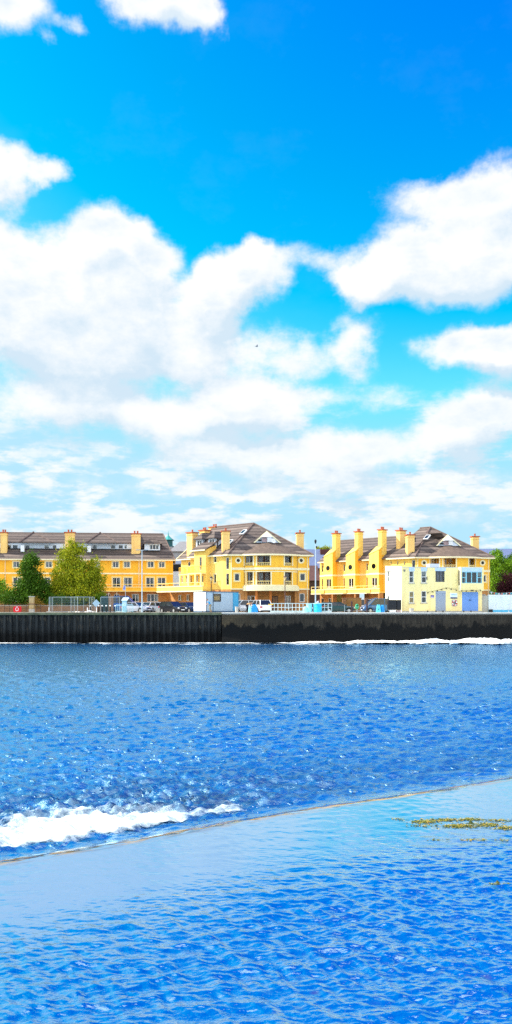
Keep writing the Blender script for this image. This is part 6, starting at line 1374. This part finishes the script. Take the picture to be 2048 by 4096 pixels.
def bird():
    d = 95.; root = (gx(1027, d), d, gz(1386, d)); mb = MB(); mb.ball((0, 0, 0), (.12, .05, .045)); mb.ball((.12, 0, .015), (.04, .03, .03)); mb.prism([(-.10, -.03, 0), (-.10, .03, 0), (-.22, .05, 0), (-.22, -.05, 0)], (0, 0, .01))
    for s_ in (-1, 1): mb.prism([(.06, s_ * .03, .02), (-.06, s_ * .03, .02), (-.10, s_ * .20, .10), (-.03, s_ * .30, .12), (.04, s_ * .16, .10)], (0, 0, .012))
    thing_mesh('bird', mb, [mat('bird_grey', (.12, .14, .18), .8)], root, R(25), label='tiny dark bird high in the cloudy sky', cat='bird')
bird()
# trolley held by the man in blue
def sack_truck():
    root = empty('hand_trolley', (gx(822, 110.75), 110.75, GZ), R(-8), label='brown tubular hand trolley held by the man in the blue shirt', cat='trolley'); m = mat('rusty_tube', (.16, .07, .05), .6)
    mb = MB()
    for x_ in (-.34, .02): mb.tube([(x_, 0, .06), (x_ + .08, 0, .78), (x_ + .16, 0, .84)], .020, 6)
    for k in (.2, .5, .8): mb.tube([(-.34 + .08 * k, 0, .06 + .72 * k), (.02 + .08 * k, 0, .06 + .72 * k)], .014, 5)
    mb.tube([(-.26, 0, .78), (-.18, 0, .86), (.10, 0, .84)], .018, 6); mb.build('frame', m, root)
    mb = MB(); mb.box(-.36, .05, -.22, .0, .02, .04); mb.build('toe_plate', m, root)
    for x_ in (-.40, .08): mb = MB(); mb.lathe((x_ - .03, .08, .10), [(.03, 0), (.10, 0), (.10, .05), (.03, .05)], 12, 0, 'x'); mb.build('wheel', mat('tyre', (.015, .015, .015)), root)
sack_truck()

# ------------------------------------------------------------------ people
def skin_mesh(name, J, E, m, parent, sub=2):
    """J: joint -> (x, y, z, radius); E: edges; grown as one continuous surface"""
    names = list(J); me = bpy.data.meshes.new(name); me.from_pydata([J[k][:3] for k in names], [(names.index(a), names.index(b)) for a, b in E], [])
    o = bpy.data.objects.new(name, me); COL.objects.link(o); o.modifiers.new('skin', 'SKIN'); me.skin_vertices or None
    for i, k in enumerate(names): r_ = J[k][3]; r_ = r_ if hasattr(r_, '__len__') else (r_, r_); me.skin_vertices[0].data[i].radius = r_; me.skin_vertices[0].data[i].use_root = (i == 0)
    s_ = o.modifiers.new('smooth', 'SUBSURF'); s_.levels = s_.render_levels = sub
    dg = bpy.context.evaluated_depsgraph_get(); ev = bpy.data.meshes.new_from_object(o.evaluated_get(dg)); bpy.data.objects.remove(o)
    ev.materials.clear(); ev.materials.append(m); ev.polygons.foreach_set('use_smooth', [True] * len(ev.polygons)); o = bpy.data.objects.new(name, ev); COL.objects.link(o); o.parent = parent; return o
def person(loc, rz, label, J, shirt, legs, hair, cap=None, long_legs=True):
    """J gives the pose in metres (x forward, y to the person's left, z up); the left/right limbs are listed apart"""
    root = empty('person', loc, rz, label=label, cat='person'); sk = mat('skin', (.50, .27, .18), .6)
    B = dict(pelvis=(*J['pelvis'], .125), waist=(*J['waist'], .115), chest=(*J['chest'], .145), neck=(*J['neck'], .055), skull=(*J['head'], .078))
    E = [('pelvis', 'waist'), ('waist', 'chest'), ('chest', 'neck'), ('neck', 'skull')]; hd = Vector(J['head']); nk = Vector(J['neck'])
    for s_ in 'LR':
        sh, el, wr, hip, kn, an, to = [Vector(J[s_][k]) for k in ('sh', 'el', 'wr', 'hip', 'kn', 'an', 'toe')]
        B.update({s_ + 'sh': (*sh, .060), s_ + 'el': (*el, .042), s_ + 'wr': (*wr, .028), s_ + 'hip': (*hip, .088), s_ + 'kn': (*kn, .056), s_ + 'an': (*an, .038), s_ + 'toe': (*to, .034)})
        E += [('chest', s_ + 'sh'), (s_ + 'sh', s_ + 'el'), (s_ + 'el', s_ + 'wr'), ('pelvis', s_ + 'hip'), (s_ + 'hip', s_ + 'kn'), (s_ + 'kn', s_ + 'an'), (s_ + 'an', s_ + 'toe')]
        fd = (wr - el).normalized(); side = fd.cross(Vector((0, 0, 1))); side = side.normalized() if side.length > .1 else Vector((0, 1, 0)); dn = Vector((0, 0, -1))
        B[s_ + 'palm'] = (*(wr + fd * .055), .034); E.append((s_ + 'wr', s_ + 'palm'))
        for k, (o_, l_) in enumerate(((-.030, .062), (-.011, .074), (.010, .070), (.028, .056))):
            a = wr + fd * .095 + side * o_; b = a + fd * l_ * .5 + dn * .012; c = b + (fd * .3 + dn).normalized() * l_ * .5
            B[f'{s_}f{k}a'] = (*a, .010); B[f'{s_}f{k}b'] = (*b, .009); B[f'{s_}f{k}c'] = (*c, .007); E += [(s_ + 'palm', f'{s_}f{k}a'), (f'{s_}f{k}a', f'{s_}f{k}b'), (f'{s_}f{k}b', f'{s_}f{k}c')]
        a = wr + fd * .05 - side * .045 + dn * .01; B[s_ + 'ta'] = (*a, .011); B[s_ + 'tb'] = (*(a + fd * .035 + dn * .012), .009); E += [(s_ + 'palm', s_ + 'ta'), (s_ + 'ta', s_ + 'tb')]
    body = skin_mesh('body', B, E, sk, root)
    # head with face
    fw = Vector(J['face']).normalized(); up = (hd - nk).normalized(); up = (up - fw * up.dot(fw)).normalized(); lf = up.cross(fw)
    M = Matrix(((fw.x, lf.x, up.x, hd.x), (fw.y, lf.y, up.y, hd.y), (fw.z, lf.z, up.z, hd.z), (0, 0, 0, 1))); mb = MB(M)
    mb.ball((0, 0, .02), (.098, .076, .118), 0, 16, 12); mb.ball((.098, 0, .0), (.022, .014, .026)); mb.ball((.07, 0, -.065), (.035, .04, .03))
    for s_ in (-1, 1): mb.ball((0, s_ * .078, .01), (.018, .010, .030)); mb.ball((.083, s_ * .030, .025), (.012, .014, .009), 1)
    mb.ball((.088, 0, -.048), (.010, .026, .007), 2)
    o = mb.build('head', [sk, M_black, mat('lips', (.35, .10, .09), .6)], root, smooth=True)
    mb = MB(M); mb.ball((-.018, 0, .045), (.100, .085, .108), 0, 16, 12)
    if cap: mb.prism([(.06, -.05, .075), (.06, .05, .075), (.15, .035, .065), (.15, -.035, .065)], (0, 0, .012))
    mb.build('cap' if cap else 'hair', hair, o, smooth=True)
    # clothing follows the body
    k = 1.16; T = {n: (*B[n][:3], B[n][3] * k) for n in ('pelvis', 'waist', 'chest', 'Lsh', 'Rsh')}
    T['neck'] = (*(nk * .75 + Vector(J['chest']) * .25), .07)
    for s_ in 'LR': sh, el = Vector(J[s_]['sh']), Vector(J[s_]['el']); e_ = sh.lerp(el, .72); T[s_ + 'slv'] = (*e_, .058)
    skin_mesh('shirt', T, [('pelvis', 'waist'), ('waist', 'chest'), ('chest', 'neck'), ('chest', 'Lsh'), ('chest', 'Rsh'), ('Lsh', 'Lslv'), ('Rsh', 'Rslv')], shirt, root)
    T = {'pelvis': (*J['pelvis'], .15)}; EE = []
    for s_ in 'LR':
        T[s_ + 'hip'] = (*J[s_]['hip'], .108); T[s_ + 'kn'] = (*J[s_]['kn'], .078); EE += [('pelvis', s_ + 'hip'), (s_ + 'hip', s_ + 'kn')]
        if long_legs: T[s_ + 'an'] = (*(Vector(J[s_]['an']) + Vector((0, 0, .03))), .06); EE.append((s_ + 'kn', s_ + 'an'))
    skin_mesh('trousers' if long_legs else 'shorts', T, EE, legs, root)
    for s_ in 'LR':
        a, t_ = Vector(J[s_]['an']), Vector(J[s_]['toe']); mb = MB(); c = a.lerp(t_, .45); ang = math.atan2(t_.y - a.y, t_.x - a.x); Mm = Matrix.Translation((c.x, c.y, 0)) @ Matrix.Rotation(ang, 4, 'Z'); mb = MB(Mm)
        mb.ball((0.02, 0, .045), (.145, .052, .045), 0, 12, 8); mb.ball((-.06, 0, .08), (.06, .045, .06), 0, 10, 6); mb.build('shoe', M_black, root, smooth=True)
    return root
# man in blue, leaning forward with both hands on the trolley (faces left in the photo)
J1 = dict(pelvis=(0, 0, .93), waist=(.06, 0, 1.08), chest=(.20, 0, 1.32), neck=(.30, 0, 1.47), head=(.37, 0, 1.58), face=(1, 0, -.45),
 L=dict(sh=(.22, .19, 1.38), el=(.30, .24, 1.10), wr=(.50, .20, .95), hip=(0, .10, .88), kn=(.10, .11, .48), an=(-.02, .11, .09), toe=(.13, .12, .05)),
 R=dict(sh=(.22, -.19, 1.38), el=(.34, -.24, 1.12), wr=(.54, -.18, .95), hip=(0, -.10, .88), kn=(.02, -.11, .47), an=(-.20, -.11, .10), toe=(-.06, -.12, .05)))
person((gx(841, 110.9), 110.9, GZ), R(186), 'person in a bright blue shirt and khaki trousers leaning over a hand trolley', J1, mat('blue_shirt', (.02, .34, .66), .9, var=.1), mat('khaki_cloth', (.34, .27, .17), .9, var=.1), mat('grey_hair', (.14, .12, .11), .9))
# person bending over the blue bundle (faces right)
J2 = dict(pelvis=(0, 0, .90), waist=(.10, 0, 1.03), chest=(.30, 0, 1.12), neck=(.46, 0, 1.14), head=(.57, 0, 1.13), face=(.6, 0, -1),
 L=dict(sh=(.32, .18, 1.14), el=(.42, .22, .90), wr=(.56, .18, .76), hip=(0, .10, .86), kn=(.08, .12, .47), an=(.02, .12, .09), toe=(.17, .14, .05)),
 R=dict(sh=(.32, -.18, 1.14), el=(.46, -.22, .92), wr=(.60, -.16, .78), hip=(0, -.10, .86), kn=(.05, -.12, .47), an=(-.12, -.12, .09), toe=(.03, -.14, .05)))
person((gx(988, 110.9), 110.9, GZ), R(-12), 'person in a tan top and black trousers bending over the blue bundle', J2, mat('tan_cloth', (.60, .33, .13), .9, var=.1), mat('black_cloth', (.012, .012, .02), .95), mat('brown_hair', (.22, .10, .04), .9))
# man behind the drums
J3 = dict(pelvis=(0, 0, .92), waist=(.04, 0, 1.06), chest=(.16, 0, 1.28), neck=(.24, 0, 1.40), head=(.30, 0, 1.50), face=(1, 0, -.5),
 L=dict(sh=(.16, .19, 1.33), el=(.30, .24, 1.10), wr=(.46, .18, 1.02), hip=(0, .10, .87), kn=(.06, .11, .47), an=(0, .11, .09), toe=(.15, .12, .05)),
 R=dict(sh=(.16, -.19, 1.33), el=(.30, -.24, 1.10), wr=(.46, -.16, 1.02), hip=(0, -.10, .87), kn=(.03, -.11, .47), an=(-.12, -.11, .09), toe=(.03, -.12, .05)))
person((gx(1266, 112.2), 112.2, GZ), R(20), 'person in a pale lilac shirt and dark cap, half hidden behind the cyan drums', J3, mat('lilac_cloth', (.42, .48, .68), .9), mat('navy_cloth', (.03, .04, .09), .95), mat('dark_red_cap', (.10, .02, .04), .9), cap=True)
